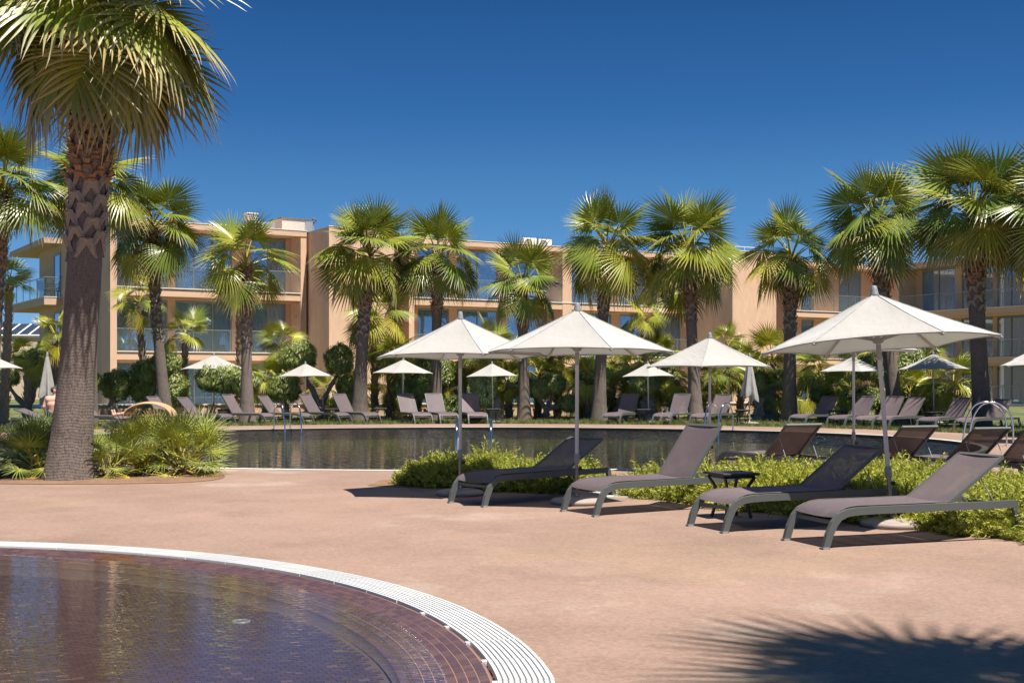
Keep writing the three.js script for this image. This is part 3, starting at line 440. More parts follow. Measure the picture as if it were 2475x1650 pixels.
// a palm from where its foot, trunk head and crown stand in the survey
function palmAt(label, foot, head, z, R, o = {}) { const x0 = across(foot, z), x1 = across(head[0], z); return palm(label, { base: [x0, 0, -z], top: [x1 - x0, upTo(head[1], z), 0], R: R * 1.02, ...o }); }
const SC = 1.0523;
palmAt('leaning palm just right of the big trunk, before the glazed block', 402, [367, 560], 47, 2.1, { r0: .30, r1: .18, seed: 11, bow: -.15, boots: .42, n: 26, crown: { low: -28 } });
palmAt('palm with yellow-green fans in front of the glazed block, short crown', 597, [594, 650], 43.5, 1.9, { r0: .33, r1: .165, seed: 21, boots: .48, n: 17, pale: true, crown: { yellow: .3, low: -26, } });
palmAt('dense palm with a thick leaning foot before the blank wall', 868, [893, 628], 46, 2.15, { r0: .36, r1: .19, seed: 31, bow: -.15, flare: 4.2, boots: .5, n: 32, crown: { yellow: .06, low: -28 } });
palmAt('palm behind the leftmost front parasol, two upright fans on top', 1052, [1058, 640], 46.5, 1.95, { r0: .3, r1: .18, seed: 41, boots: .70, n: 23, crown: { yellow: .3 } });
palmAt('shortest palm of the far row, between the two front parasols', 1267, [1262, 700], 46.5, 1.7, { r0: .31, r1: .18, seed: 51, boots: .70, n: 21, crown: { yellow: .35 } });
palmAt('palm leaning right above the second front parasol', 1448, [1468, 615], 46, 2.1, { r0: .34, r1: .19, seed: 61, bow: -.1, boots: .62, n: 26, crown: { yellow: .28 } });
palmAt('palm left of the plain pink wall, drooping dense crown', 1682, [1664, 622], 46, 2.2, { r0: .33, r1: .19, seed: 71, boots: .6, n: 30, pale: true, crown: { low: -28, yellow: .08 } });
palmAt('palm right of the plain pink wall, thin crown with a yellow fan', 1908, [1912, 632], 45, 1.9, { r0: .34, r1: .2, seed: 81, boots: .55, n: 19, crown: { yellow: .25, low: -28 } });
palmAt('dark-trunked palm behind the nearest parasol', 2168, [2118, 560], 44, 2.2, { r0: .34, r1: .215, seed: 91, boots: .62, n: 32, crown: { low: -28 } });
palmAt('tallest palm of the far row at the right, thick trunk', 2375, [2352, 530], 40, 2.35, { r0: .34, r1: .245, seed: 95, boots: .56, n: 36, crown: { low: -28 } });
palmAt('palm cut off by the right picture edge', 2585, [2575, 540], 38, 2.3, { r0: .36, r1: .24, seed: 99, boots: .6, n: 32 });
palmAt('palm cut off by the left picture edge, tall crown', -30, [8, 470], 40, 2.0, { r0: .32, r1: .19, seed: 103, boots: .5, n: 29 });
palmAt('palm standing behind the big trunk, crown showing on both sides', 215, [225, 470], 43, 2.1, { r0: .32, r1: .19, seed: 107, boots: .5, n: 29 });
// the big palm in the left foreground
{
  const base = ground(163, 1157), Z = -base[2], g = thing('palm_tree', 'big foreground palm with thick ringed trunk rising out of frame at the left', 'palm tree', base), top = [across(232, Z) - base[0], upTo(100, Z), 0];
  const curve = trunkCurve([0, -.05, 0], top, .08), rad = t => 0.252 + .14 * Math.exp(-t * 7) + .02 * Math.exp(-t * 30);
  part('trunk', trunkGeo(curve, rad, 4, 160, 96, .012), M.bark, g);
  const R = rng(8), rb = t => rad(t) * 1.0;
  bootsOn(curve, .50, .80, rb, { set: bootSet.lattice, step: .04, seed: 17, size: 1.25 }).forEach(([q, m, t]) => { const b = part('leaf_base', q, t > .66 ? M.boot : M.bootGrey, g); b.applyMatrix4(m); });
  bootsOn(curve, .665, 1.03, rb, { set: bootSet.ragged, step: .017, seed: 19, size: .8 }).forEach(([q, m]) => { const b = part('leaf_stub', q, M.bootRust, g); b.applyMatrix4(m); });
  crown(g, [top[0], top[1] + .36, top[2]], 2.15, 40, BIGF, 23, { low: -34, yellow: .05, dead: .7, pow: .95 });
  shade(g);
  // the palm that throws its shadow across the deck, outside the picture
  palm('palm outside the picture whose crown shades the near deck', { base: [5.85, 0, -2.95], top: [.1, 9.3, .1], R: 2.3, r0: .4, r1: .26, seed: 131, boots: .6, n: 22, group: 'palms on the near bank' });
}
// young palms and understorey fan palms along the building
function youngPalm(label, x, y, z, R, foot, o = {}) {
  const b = [across(x + (foot ?? 0), z), 0, -z], top = [across(x, z) - b[0], Math.max(.25, upTo(y, z) - .02), 0];
  const g = thing('young_palm', label, 'palm', b, 0, 'young fan palms below the hotel'), curve = trunkCurve([0, -.02, 0], top), rad = t => lerp(.16, .11, t) * (o.fat ?? 1);
  part('trunk', trunkGeo(curve, rad, o.seed, 12, 16), M.boot, g);
  const c = part('leaf_base_stubs', bootMerged(bootsOn(curve, .05, 1.0, rad, { set: bootSet.ragged, step: .05, seed: o.seed + 2, size: 1.5 })), o.rust ? M.bootRust : M.boot, g); c.userData.kind = 'stuff';
  crown(g, top, R, Math.round((o.n ?? 18) * .8), WASH, o.seed + 5, { low: o.low ?? -30, yellow: o.yellow ?? .2, top: 84, pow: o.pow ?? .9, bright: true });
  return shade(g);
}
[
  [22, 690, 42, 1.1, -15, { n: 14, low: 0 }, 'small palm with shaggy trunk at the left edge'], [132, 815, 47, 1.2, 6, { n: 16 }, 'young palm above the closed parasol by the seated man'], [66, 870, 45, 1.0, 0, { n: 14 }, 'low young palm behind the left-edge parasol'],
  [335, 735, 51, 1.35, 18, { n: 16, rust: true }, 'young palm peeking left of the leaning palm trunk'], [447, 815, 50, 1.3, -4, { n: 13, low: 5, rust: true }, 'bright young palm with upright fans before the glazing'], [577, 700, 50, 1.2, 4, { n: 16, rust: true }, 'shaggy-trunked palm right behind the yellow-green palm'],
  [680, 835, 50, 1.15, 10, { n: 12, low: 10 }, 'young palm in front of the block corner pier'], [640, 925, 48, 1.1, 4, { n: 18, yellow: .7, rust: true }, 'yellowing young palm behind the rust-stained lounger'], [905, 775, 50, 1.7, 0, { n: 30, low: -50 }, 'bushy palm below the dense palm with leaning foot'],
  [948, 870, 49, 1.2, -8, { n: 26, low: -50, rust: true }, 'shaggy fan palm behind the far parasol with curled skirt'], [1010, 905, 50, 1.1, 0, { n: 18 }, 'low fan palm behind the leftmost front parasol pole'], [1120, 880, 50, 1.3, 0, { n: 22 }, 'fan palm filling the gap right of the first front pole'],
  [1180, 845, 49, 1.35, 10, { n: 24, yellow: .5, low: -50 }, 'yellow-skirted fan palm above the framed far parasol'], [1230, 930, 48, 1.0, 0, { n: 18, yellow: .4 }, 'low fan palm beside the white gnarled trunk'], [1300, 910, 49, 1.2, 0, { n: 20 }, 'fan palm between the second front pole and the shortest palm'],
  [1355, 865, 50, 1.4, -8, { n: 22 }, 'slim-trunked fan palm left of the second front pole'], [1420, 925, 48, 1.15, 0, { n: 20, yellow: .7 }, 'orange-tinged fan palm right of the second front pole'], [1480, 880, 50, 1.3, 0, { n: 22 }, 'fan palm behind the right-leaning palm'],
  [1555, 775, 51, 1.25, 6, { n: 18 }, 'young palm rising over the edge of the second front parasol'], [1545, 900, 49, 1.25, 0, { n: 22, yellow: .5 }, 'fan palm behind the far parasol between two palms'], [1625, 925, 48, 1.2, 0, { n: 22, yellow: .5 }, 'bright fan palm right of the sun-worn lounger'],
  [1740, 905, 49, 1.35, 0, { n: 24, yellow: .35 }, 'fan palm under the second-row parasol'], [1758, 838, 50, 1.0, -3, { n: 14, fat: .9 }, 'dark slim palm left of the closed grey parasol'], [1868, 870, 50, 1.4, 0, { n: 22 }, 'fan palm before the plain pink wall'], [1850, 950, 47, 1.0, 0, { n: 18, yellow: .3 }, 'low fan palm right of the closed grey parasol'],
  [1985, 905, 48, 1.35, 0, { n: 24, yellow: .4 }, 'fan palm left of the bluish far parasol'], [2040, 950, 46, 1.0, 0, { n: 20, yellow: .4 }, 'low fan palm under the bluish far parasol'], [2240, 865, 48, 1.15, 0, { n: 18, low: -20 }, 'fan palm peeking over the dappled far parasol'], [2305, 935, 44, 1.35, 0, { n: 24, yellow: .3 }, 'fan palm beside the dappled parasol pole'],
  [2200, 950, 45, 1.0, 0, { n: 18 }, 'low fan palm behind the dark-trunked palm'], [860, 955, 47, .95, 0, { n: 18 }, 'dark low fan palm at the foot of the leaning palm'],
  [1085, 940, 51, 1.2, 0, { n: 18 }, 'fan palm behind the sunlit lounger facing the pool'], [1400, 960, 50, 1.1, 0, { n: 20, yellow: .4 }, 'low fan palm at the foot of the right-leaning palm'], [1510, 950, 50, 1.1, 0, { n: 20 }, 'low fan palm left of the sun-worn lounger'], [1590, 870, 52, 1.3, 0, { n: 22 }, 'fan palm left of the drooping dense palm'], [1700, 960, 49, 1.0, 0, { n: 18, yellow: .3 }, 'low fan palm behind the right-hand ladder'], [1790, 890, 52, 1.35, 0, { n: 22, yellow: .3 }, 'fan palm before the foot of the tall plain wall'],
  [1930, 950, 51, 1.2, 0, { n: 20 }, 'low fan palm behind the thin-crowned palm'], [2075, 885, 50, 1.3, 0, { n: 22 }, 'fan palm behind the nearest leaning parasol'], [2150, 960, 49, 1.1, 0, { n: 20, yellow: .3 }, 'low fan palm among the shaded loungers'], [790, 955, 52, 1.1, 0, { n: 18 }, 'fan palm under the three-stemmed olive'], [1210, 885, 53, 1.35, 0, { n: 22 }, 'fan palm behind the shortest palm'], [960, 960, 51, 1.1, 0, { n: 18, yellow: .3 }, 'fan palm behind the side table right of the paired loungers'],
].forEach(([x, y, z, R, f, o, l], i) => youngPalm(l, x, y, z, R, f, { seed: 400 + i * 7, ...o }));
// dwarf fan palms at the foot of the big palm: stiff star-shaped leaves
const STAR = [78, 55, 35, 15, -5, -22].map((elev, i) => [0, 1].map(v => fanLeaf({ elev, bend: [0, 4, 12, 18, 22, 22][i], stalk: .55, blade: .5, nseg: 19, spread: 100, split: .24, taper: .6, droop: .03, arch: 10, tip: .05, cup: -.12, fold: .35, seed: 700 + i * 2 + v, stations: [.05, .24, .5, .8, 1], dry: i > 3 ? .25 : 0 })));
M.star = [leafMat(1.3, 1.22, 1.05, .45), leafMat(1.02, 1.06, 1.4, .45), leafMat(1.6, 1.38, .85, .45), leafMat(.42, .55, .8, .5)];
M.star.forEach(m => { m.transmission = .18; }); M.starOld = leafMat(1.9, 1.45, .7, .55);
function dwarf(label, x, z, R, n, seed, tone = [0, 1, 2], old = .14) {
  const g = thing('dwarf_palm', label, 'dwarf palm', [x, 0, -z], 0, 'dwarf fan palms round the big trunk'), Q = rng(seed); let a = Q() * 6;
  for (let i = 0; i < n; i++) { const t = i / n, k = Math.min(5, Math.floor(t * 6 + (Q() - .5))), kk = Math.max(0, k), old1 = kk >= 3 && Q() < old * 2; const l = part('leaf', STAR[kk][Q() < .5 ? 0 : 1], old1 ? M.starOld : M.star[tone[Math.floor(Q() * tone.length)]], g); l.rotation.order = 'YXZ'; l.rotation.set((Q() - .5) * .9, a, 0); l.scale.setScalar(R * (.8 + .35 * Q())); l.position.set((Q() - .5) * R * .3, .04 + R * .10 * (1 - t), (Q() - .5) * R * .3); a += 2.4; }
  part('stump', lathe([[.09 * R, 0], [.11 * R, .08], [.07 * R, .2 * R], [.001, .24 * R]], 12), M.boot, g);
  return shade(g);
}
const bedXZ = (px, py) => { const q = ground(px, py); return [q[0], -q[2]]; };
[['dwarf palm low on the left of the trunk, bright front one', 95, 1152, .8, 56, [0, 0, 1], .1], ['dwarf palm at the left edge behind the bright low one', 60, 1122, .78, 44, [0, 1, 2], .25], ['dark dwarf palm at the back, below the seated man', 120, 1092, .82, 46, [3, 3, 1], 0], ['dwarf palm cut off by the left edge', -35, 1148, .85, 44, [0, 1, 2], .3],
 ['dwarf palm hugging the right of the big trunk', 262, 1152, .75, 46, [0, 1, 1], .12], ['largest dwarf palm clump in the middle right of the trunk', 355, 1142, .98, 66, [0, 1, 2], .16], ['dwarf palm at the right end of the clump, reaching over the deck', 450, 1146, .98, 66, [0, 1, 0], .16], ['dwarf palm behind the clump, pale upright leaves', 405, 1112, .88, 46, [0, 1, 1], .08]]
  .forEach(([l, px, py, R, n, tone, old], i) => { const [x, z] = bedXZ(px, py); dwarf(l, x, z, R, n, 800 + i * 3, tone, old); });
M.soil = new THREE.MeshStandardMaterial({ map: texture(512, (u, v) => { const n = .6 + .8 * fbm(u, v, 24, 4), p = fbm(u, v, 5, 3); return [n * lerp(.16, .30, p), n * lerp(.10, .165, p), n * lerp(.065, .09, p)]; }, 1.2), bumpMap: deckBump, bumpScale: .02, roughness: 1 });
{
  const P = (...l) => new THREE.Shape(l.map(([x, z]) => new THREE.Vector2(x, z)));
  const edge = [[-14, 18.35], [-8, 18.3], [-6.6, 18.2], [-5.6, 18.3], [-4.9, 18.5], [-4.55, 19], [-4.6, 19.8], [-5.2, 20.6], [-7, 20.9], [-14, 21.4]];
  struct('planting_bed', sheet(P(...edge), .006), M.soil, 'bare reddish soil of the bed under the big palm');
  const k = struct('bed_edging', tube(edge.map(([x, z]) => V(x, .008, -z)), .01, 6, 80), mat([.22, .12, .08], .85)); k.userData.label = 'thin terracotta edging of the palm bed';
  struct('planting_bed', sheet(P([1.55, 16.4], [2.85, 14.95], [3.7, 14.15], [4.4, 13.1], [5.1, 11.9], [6.5, 10.5], [11, 13], [8.5, 17.2], [5.2, 18.2], [2.4, 18.6]), .006), M.soil, 'soil under the long juniper bed').name = 'planting_bed_001';
  struct('planting_bed', sheet(P([-2.1, 18.0], [-.8, 17.3], [.6, 17.0], [1.3, 17.1], [1.45, 18.2], [.6, 18.9], [-1, 19.3], [-2, 18.9]), .006), M.soil, 'soil under the small juniper bed').name = 'planting_bed_002';
  struct('paving_strip', box(1.0, .012, .75, 1.28, .006, -16.55), mat([.42, .41, .40], .85), 'pale concrete paving strip between the juniper beds');
}
// ---------- the hotel ----------
const stuccoMap = (r, g, b, s) => texture(512, (u, v) => { const n = fbm(u, v, 64, 3), p = fbm(u + s, v, 4, 5, .6), st = smooth(.6, .8, fbm(u + s, v * .25, 12, 4)), k = (.9 + .2 * n) * (.88 + .24 * p) * (1 - .1 * st); return [r * k, g * k, b * k]; }, 3);
M.wall = mat(0xffffff, .92, { map: stuccoMap(.65, .43, .30, .1) }); M.terra = M.wall; M.clad = mat(0xffffff, .9, { map: stuccoMap(.56, .39, .28, .3) });
M.tan = mat(0xffffff, .92, { map: stuccoMap(.62, .48, .36, .7) }); M.copingW = mat([.72, .70, .66], .7); M.alu = mat([.30, .29, .24], .5, { metalness: .2 }); M.rail = mat([.36, .37, .36], .4, { metalness: .6 });
M.glass = mat([.42, .68, .98], .015, { transmission: 1, metalness: .6, ior: 1.5, side: DS }); M.railGlass = mat([.86, .95, .95], .01, { transmission: 1, metalness: .04, ior: 1.5, side: DS });
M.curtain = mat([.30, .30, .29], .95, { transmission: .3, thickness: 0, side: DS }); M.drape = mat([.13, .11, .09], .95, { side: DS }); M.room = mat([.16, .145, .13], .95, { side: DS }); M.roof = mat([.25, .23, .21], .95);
const curtainGeo = (w, h) => { const pos = [], idx = [], n = Math.max(8, Math.round(w * 28)); for (let i = 0; i <= n; i++) { const x = i / n * w, z = .035 * Math.sin(i * 1.9) + .02 * Math.sin(i * .7); pos.push(x, 0, z, x, h, z); } for (let i = 0; i < n; i++) { const a = i * 2; idx.push(a, a + 2, a + 1, a + 1, a + 2, a + 3); } return indexed(pos, idx); };
// u along the facade, y up, w into the building
function block(label, name, x0, z0, ang, len, o) {
  const g = thing(name, label, 'building', [x0, 0, -z0], ang * D2R); // local +x along the facade, local -z into the building
  const wall = o.wall ?? M.wall, lv = [0, 2.82, 5.76, 8.56], depth = o.depth ?? 9, rec = o.rec ?? 1.25;
  const P = (n, geo, m, parent = g) => part(n, geo, m, parent), B = (u0, u1, y0, y1, w0, w1) => box(u1 - u0, y1 - y0, w1 - w0, (u0 + u1) / 2, (y0 + y1) / 2, -(w0 + w1) / 2);
  const pw = o.pier ?? .3;
  // roof with fascia, floors with white nosing
  P('roof_slab', B(-(o.over ?? 0), len + .0, 8.53, 8.80, -.05, depth), wall); P('roof_edge', B(-(o.over ?? 0) - .01, len + .01, 8.80, 8.835, -.07, .16), M.copingW);
  for (let k = 1; k < 3; k++) { const s = P('floor_slab', B(pw + .002, len - pw - .002, lv[k] - .40, lv[k] - .045, .0, depth - .3), wall); P('nosing', B(pw + .002, len - pw - .002, lv[k] - .045, lv[k], -.045, .4), M.copingW, s); P('soffit_beam', B(pw + .002, len - pw - .002, lv[k] - .52, lv[k] - .402, .22, .5), wall, s); }
  P('terrace_step', B(-.4, len + .3, -.02, .12, -.9, depth), M.copingW);
  for (const [u, u2] of [[0, pw], [len - pw, len], ...(o.extra ?? [])]) P('pier', B(u, u2, -.02, 8.528, -.02, rec + .3), wall);
  P('side_wall', B(0, .22, -.02, 8.52, rec + .302, depth), o.side ?? wall); P('side_wall', B(len - .22, len, -.02, 8.52, rec + .302, depth), o.side ?? wall); P('rear_wall', B(.222, len - .222, 0, 8.52, depth - .2, depth), wall);
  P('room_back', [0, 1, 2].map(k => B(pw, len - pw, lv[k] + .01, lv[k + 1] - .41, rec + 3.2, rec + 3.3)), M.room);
  // bays
  for (let k = 0; k < 3; k++) {
    const y0 = lv[k] + .02 + (k ? 0 : .1), y1 = lv[k + 1] - (k < 2 ? .42 : .05); let edge = pw + .002;
    const bays = o.bays;
    for (const [b0, b1, n] of bays) {
      if (b0 > edge + .02) P('wall_panel', B(edge, b0, y0, y1, rec, rec + .25), wall);
      const f = .055, top = y1 - .14, list = [B(b0, b1, top, y1, rec + .02, rec + .16), B(b0, b1, y0, y0 + f, rec + .04, rec + .14)];
      for (let i = 0; i <= n; i++) { const u = lerp(b0 + f / 2, b1 - f / 2, i / n); list.push(B(u - f / 2, u + f / 2, y0 + f, top, rec + .04, rec + .14)); }
      const wn = P('window', list, M.alu);
      for (let i = 0; i < n; i++) { const u0 = lerp(b0 + f / 2, b1 - f / 2, i / n) + f / 2, u1 = lerp(b0 + f / 2, b1 - f / 2, (i + 1) / n) - f / 2; const pn = P('pane', new THREE.PlaneGeometry(u1 - u0, top - y0 - f).translate((u0 + u1) / 2, (top + y0 + f) / 2, -(rec + .09)), M.glass, wn); }
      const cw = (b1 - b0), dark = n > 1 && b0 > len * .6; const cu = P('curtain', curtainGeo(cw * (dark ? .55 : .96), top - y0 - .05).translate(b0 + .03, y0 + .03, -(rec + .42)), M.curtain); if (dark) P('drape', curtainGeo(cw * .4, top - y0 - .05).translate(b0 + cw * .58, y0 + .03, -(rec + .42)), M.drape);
      edge = b1;
    }
    if (edge < len - pw - .02) P('wall_panel', B(edge, len - pw - .002, y0, y1, rec, rec + .25), wall);
    // balustrade
    if (k > 0 || o.lowRail) { const h = 1.0, yb = lv[k] + (k ? 0 : .12), r = P('balustrade', [B(pw + .01, len - pw - .01, yb + h, yb + h + .04, .05, .09)], M.rail); const m = Math.max(2, Math.round(len / 1.9)); for (let i = 0; i < m; i++) { const u0 = lerp(pw, len - pw, i / m) + .015, u1 = lerp(pw, len - pw, (i + 1) / m) - .015; P('balustrade_pane', new THREE.PlaneGeometry(u1 - u0, h - .03).translate((u0 + u1) / 2, yb + .01 + h / 2, -.07), M.railGlass, r); if (i) P('baluster', B(u0 - .03, u0, yb, yb + h, .05, .09), M.rail, r); } }
  }
  for (const [u, y] of o.sockets ?? []) P('socket', B(len - pw - .03, len - pw - .0, y, y + .08, .5, .6), M.rail);
  return shade(g);
}

const A = block('glazed three-storey pink hotel block behind the leftmost palms', 'hotel_block', -18.15, 56, 32.5, 9.5, { bays: [[.42, 3.0, 3], [3.36, 6.15, 3], [7.1, 8.95, 2]], side: M.clad, sockets: [[0, 4.6], [0, 7.4]], depth: 14.8 });
block('long three-storey pink hotel block behind the front parasols', 'hotel_block', -5.3, 63.7, 29.7, 19.4, { bays: [[1.1, 2.95, 2], [3.43, 5.95, 2], [6.5, 9.1, 2], [10.6, 13.4, 3], [14, 15.75, 2], [16.25, 18.6, 2]], extra: [[9.3, 9.9]], side: M.terra });
block('pink hotel block with a single window, right of the plain wall', 'hotel_block', 16.77, 75.7, 32, 10.2, { bays: [[2.5, 3.6, 1], [5.8, 7.9, 2]], side: M.terra });
block('shaded tan hotel wing with glass balconies at the right', 'hotel_block', 24.5, 79.2, -59.5, 22, { bays: [[.8, 3.4, 2], [3.9, 6.2, 2], [6.5, 8.4, 2], [9, 11.6, 2], [12.2, 14.4, 2], [15, 18, 3], [18.6, 21.4, 2]], lowRail: true, rec: 1.5 });
function tower(label, x, z, ang, len) {
  const g = thing('stair_tower', label, 'tower', [x, 0, -z], ang * D2R), B = (u0, u1, y0, y1, w0, w1) => box(u1 - u0, y1 - y0, w1 - w0, (u0 + u1) / 2, (y0 + y1) / 2, -(w0 + w1) / 2);
  part('front_wall', B(0, len, 0, 8.78, 0, .3), M.wall, g); part('side_wall', B(0, .3, 0, 8.78, .302, 7), M.terra, g); part('side_wall', B(len - .3, len, 0, 8.78, .302, 7), M.terra, g); part('rear_wall', B(.302, len - .302, 0, 8.7, 6.7, 7), M.terra, g); part('roof_slab', B(.302, len - .302, 8.5, 8.7, .302, 6.698), M.roof, g); part('roof_edge', B(-.02, len + .02, 8.782, 8.82, -.02, .3), M.copingW, g);
  return shade(g);
}
tower('plain pink stair tower wall left of the front parasols', -8.69, 58.9, 31, 3.4); tower('tall plain pink wall between the second-row parasol and the thin palm', 12.45, 70, 31, 3.3);
{ // cantilevered balcony and roof on the end wall of the glazed block
  const B = (u0, u1, y0, y1, w0, w1) => box(u1 - u0, y1 - y0, w1 - w0, (u0 + u1) / 2, (y0 + y1) / 2, -(w0 + w1) / 2), P = (n, g, m, p = A) => part(n, g, m, p);
  P('roof_overhang', B(-.9, -.003, 8.50, 8.78, 9.3, 18.3), M.clad); P('roof_overhang', B(0, 9, 8.50, 8.78, 14.803, 18.3), M.clad);
  const s = P('balcony_slab', B(-.9, -.003, 5.34, 5.72, 9.3, 18.3), M.clad); P('balcony_slab', B(0, 9, 5.34, 5.72, 14.803, 18.3), M.clad); P('nosing', B(-.92, -.003, 5.722, 5.76, 9.28, 18.32), M.copingW, s);
  const r = P('balustrade', [B(-.89, -.85, 6.74, 6.78, 9.32, 18.28), B(-.85, -.01, 6.74, 6.78, 9.32, 9.36)], M.rail);
  for (let i = 0; i < 5; i++) { const w0 = 9.36 + i * 1.78; P('balustrade_pane', new THREE.PlaneGeometry(1.75, .96).rotateY(Math.PI / 2).translate(-.87, 6.25, -(w0 + .88)), M.railGlass, r); if (i) P('baluster', B(-.885, -.855, 5.76, 6.74, w0 - .02, w0 + .01), M.rail, r); }
  P('balustrade_pane', new THREE.PlaneGeometry(.82, .96).translate(-.43, 6.25, -9.34), M.railGlass, r);
  for (const [y, h] of [[5.76, 2.3], [2.82, 2.2]]) { const d = P('balcony_door', [B(-.06, .0, y, y + h, 9.62, 9.7), B(-.06, .0, y, y + h, 11.0, 11.08), B(-.06, 0, y + h - .08, y + h, 9.702, 10.998)], M.alu); P('pane', B(-.03, -.004, y + .02, y + h - .085, 9.705, 10.995), M.glass, d); }
  const q = (u, w) => { const a = 32.5 * D2R; return [-18.15 + Math.cos(a) * u - Math.sin(a) * w, -(56 + Math.sin(a) * u + Math.cos(a) * w)]; };
  for (const [u, w, t, l] of [[-.45, 9.75, 2.2, 'dark wicker chair on the cantilevered balcony'], [-.45, 11.4, 1.2, 'second dark chair further along the cantilevered balcony']]) {
    const [x, z] = q(u, w), c = thing('balcony_chair', l, 'chair', [x, 5.76, z], t, 'balcony chairs'); part('seat', rbox(.5, .05, .5, .015, 0, .43, 0), M.dark, c); part('backrest', box(.48, .5, .04, 0, .72, -.26, -.18), M.dark, c); for (const sx of [-1, 1]) { part('armrest', box(.04, .03, .46, sx * .25, .64, 0), M.dark, c); for (const sz of [-1, 1]) part('leg', bar(V(sx * .23, .43, sz * .2), V(sx * .25, 0, sz * .25), .03, .03), M.dark, c); } shade(c);
  }
}
{ // things on the roofs
  const at = (px, z) => [across(px, z), 8.8, -z], w = mat([.68, .67, .63], .6), steel = mat([.5, .52, .54], .35, { metalness: .6 }), dk = mat([.07, .07, .07], .6);
  const hut = thing('roof_hut', 'pale concrete plant box on the roof of the glazed block', 'roof box', [across(700, 64), 8.8, -64], 32.5 * D2R); part('body', box(1.5, .9, 1.6, 0, .44, 0), mat(0xffffff, .9, { map: stuccoMap(.56, .54, .49, .9) }), hut); part('lid', box(1.6, .05, 1.7, 0, .915, 0), mat([.14, .14, .14], .7), hut); shade(hut);
  const duct = thing('air_duct', 'galvanised air duct box with louvred cap on the roof', 'air duct', [across(612, 61), 8.8, -61.5], 32.5 * D2R); part('duct', box(1.3, .5, .8, .2, .25, 0), steel, duct); part('cowl_stem', box(.34, .1, .34, -.25, .55, 0), w, duct); for (let i = 0; i < 4; i++) part('louvre', box(.52, .035, .52, -.25, .6 + i * .075, 0), w, duct); part('cap', box(.58, .05, .58, -.25, .9, 0), w, duct); shade(duct);
  const cab = thing('antenna_mast', 'small grey mast cabinet beside the roof box', 'mast', [across(741, 62), 8.5, -62.6], .3); part('cabinet', box(.35, .95, .4, 0, .47, 0), steel, cab); part('post', cyl(.03, .03, 1.2, .24, 0, 0), steel, cab); for (const [x, y] of [[.2, 1.1], [.34, 1.05], [.26, .95]]) part('lamp_head', new THREE.SphereGeometry(.06, 10, 8).translate(x, y, .03), dk, cab); shade(cab);
  for (const [px, z, l] of [[1145, 67.5, 'low white roof dome left of the roof air conditioners'], [1176, 68, 'larger white roof dome beside a smaller one'], [538, 60, 'small white roof dome on the glazed block']]) { const d = thing('roof_dome', l, 'roof dome', at(px, z)); part('kerb', cyl(.34, .34, .1, 0, .02, 0, 20), w, d); part('dome', lathe([[.38, .1], [.36, .16], [.2, .2], [.001, .21]], 20), w, d); shade(d); }
  for (const [px, z, l] of [[1278, 69.5, 'left one of two white air conditioners on the roof'], [1315, 70.2, 'right one of two white air conditioners on the roof']]) {
    const a = thing('air_conditioner', l, 'air conditioner', [across(px, z), 8.82, -z], .45, 'roof air conditioners'); part('case', rbox(.82, .58, .32, .02, 0, .31, 0), mat([.74, .74, .72], .5), a); part('fan_guard', new THREE.TorusGeometry(.22, .012, 6, 24).translate(-.1, .31, .17), dk, a); part('fan_disc', new THREE.CircleGeometry(.22, 24).translate(-.1, .31, .163), mat([.45, .44, .41], .7), a); for (let i = -3; i <= 3; i++) part('guard_wire', box(.4 * Math.sqrt(1 - (i / 4) ** 2), .008, .006, -.1, .31 + i * .055, .168), dk, a); for (const s of [-1, 1]) part('foot', box(.06, .04, .36, s * .3, .0, 0), dk, a); shade(a);
  }
  const bx = thing('roof_box', 'orange utility box beside the roof air conditioners', 'utility box', at(1257, 69)); part('body', rbox(.22, .26, .2, .02, 0, .14, 0), mat([.55, .13, .04], .6), bx); part('lid', box(.24, .03, .22, 0, .28, 0), mat([.45, .1, .03], .6), bx); shade(bx);
  const rl = thing('roof_railing', 'short white tube railing on the roof behind the pink wall', 'railing', at(1800, 73), .5); for (const x of [-.7, 0, .7]) part('post', cyl(.02, .02, .5, x, 0, 0), w, rl); part('rail', box(1.45, .04, .04, 0, .5, 0), w, rl); shade(rl);
}
{ // far low building with striped solar roof, seen past the left edge of the hotel
  const s = thing('solar_roof_building', 'distant low building with a striped solar-panel roof at the left', 'building', [across(60, 92), 0, -92], .05);
  part('wall', box(9, 4.7, 6, -1, 2.35, -3), M.tan, s); const tilt = Math.atan2(.95, 3.2); part('roof_slab', box(9.6, .12, 3.5, -1, 5.2, -1.55, tilt), M.copingW, s);
  for (let i = 0; i < 11; i++) part('solar_panel', box(.66, .05, 3.1, -5.2 + i * .84, 5.29, -1.55, tilt), mat([.03, .04, .06], .25), s); shade(s);
}
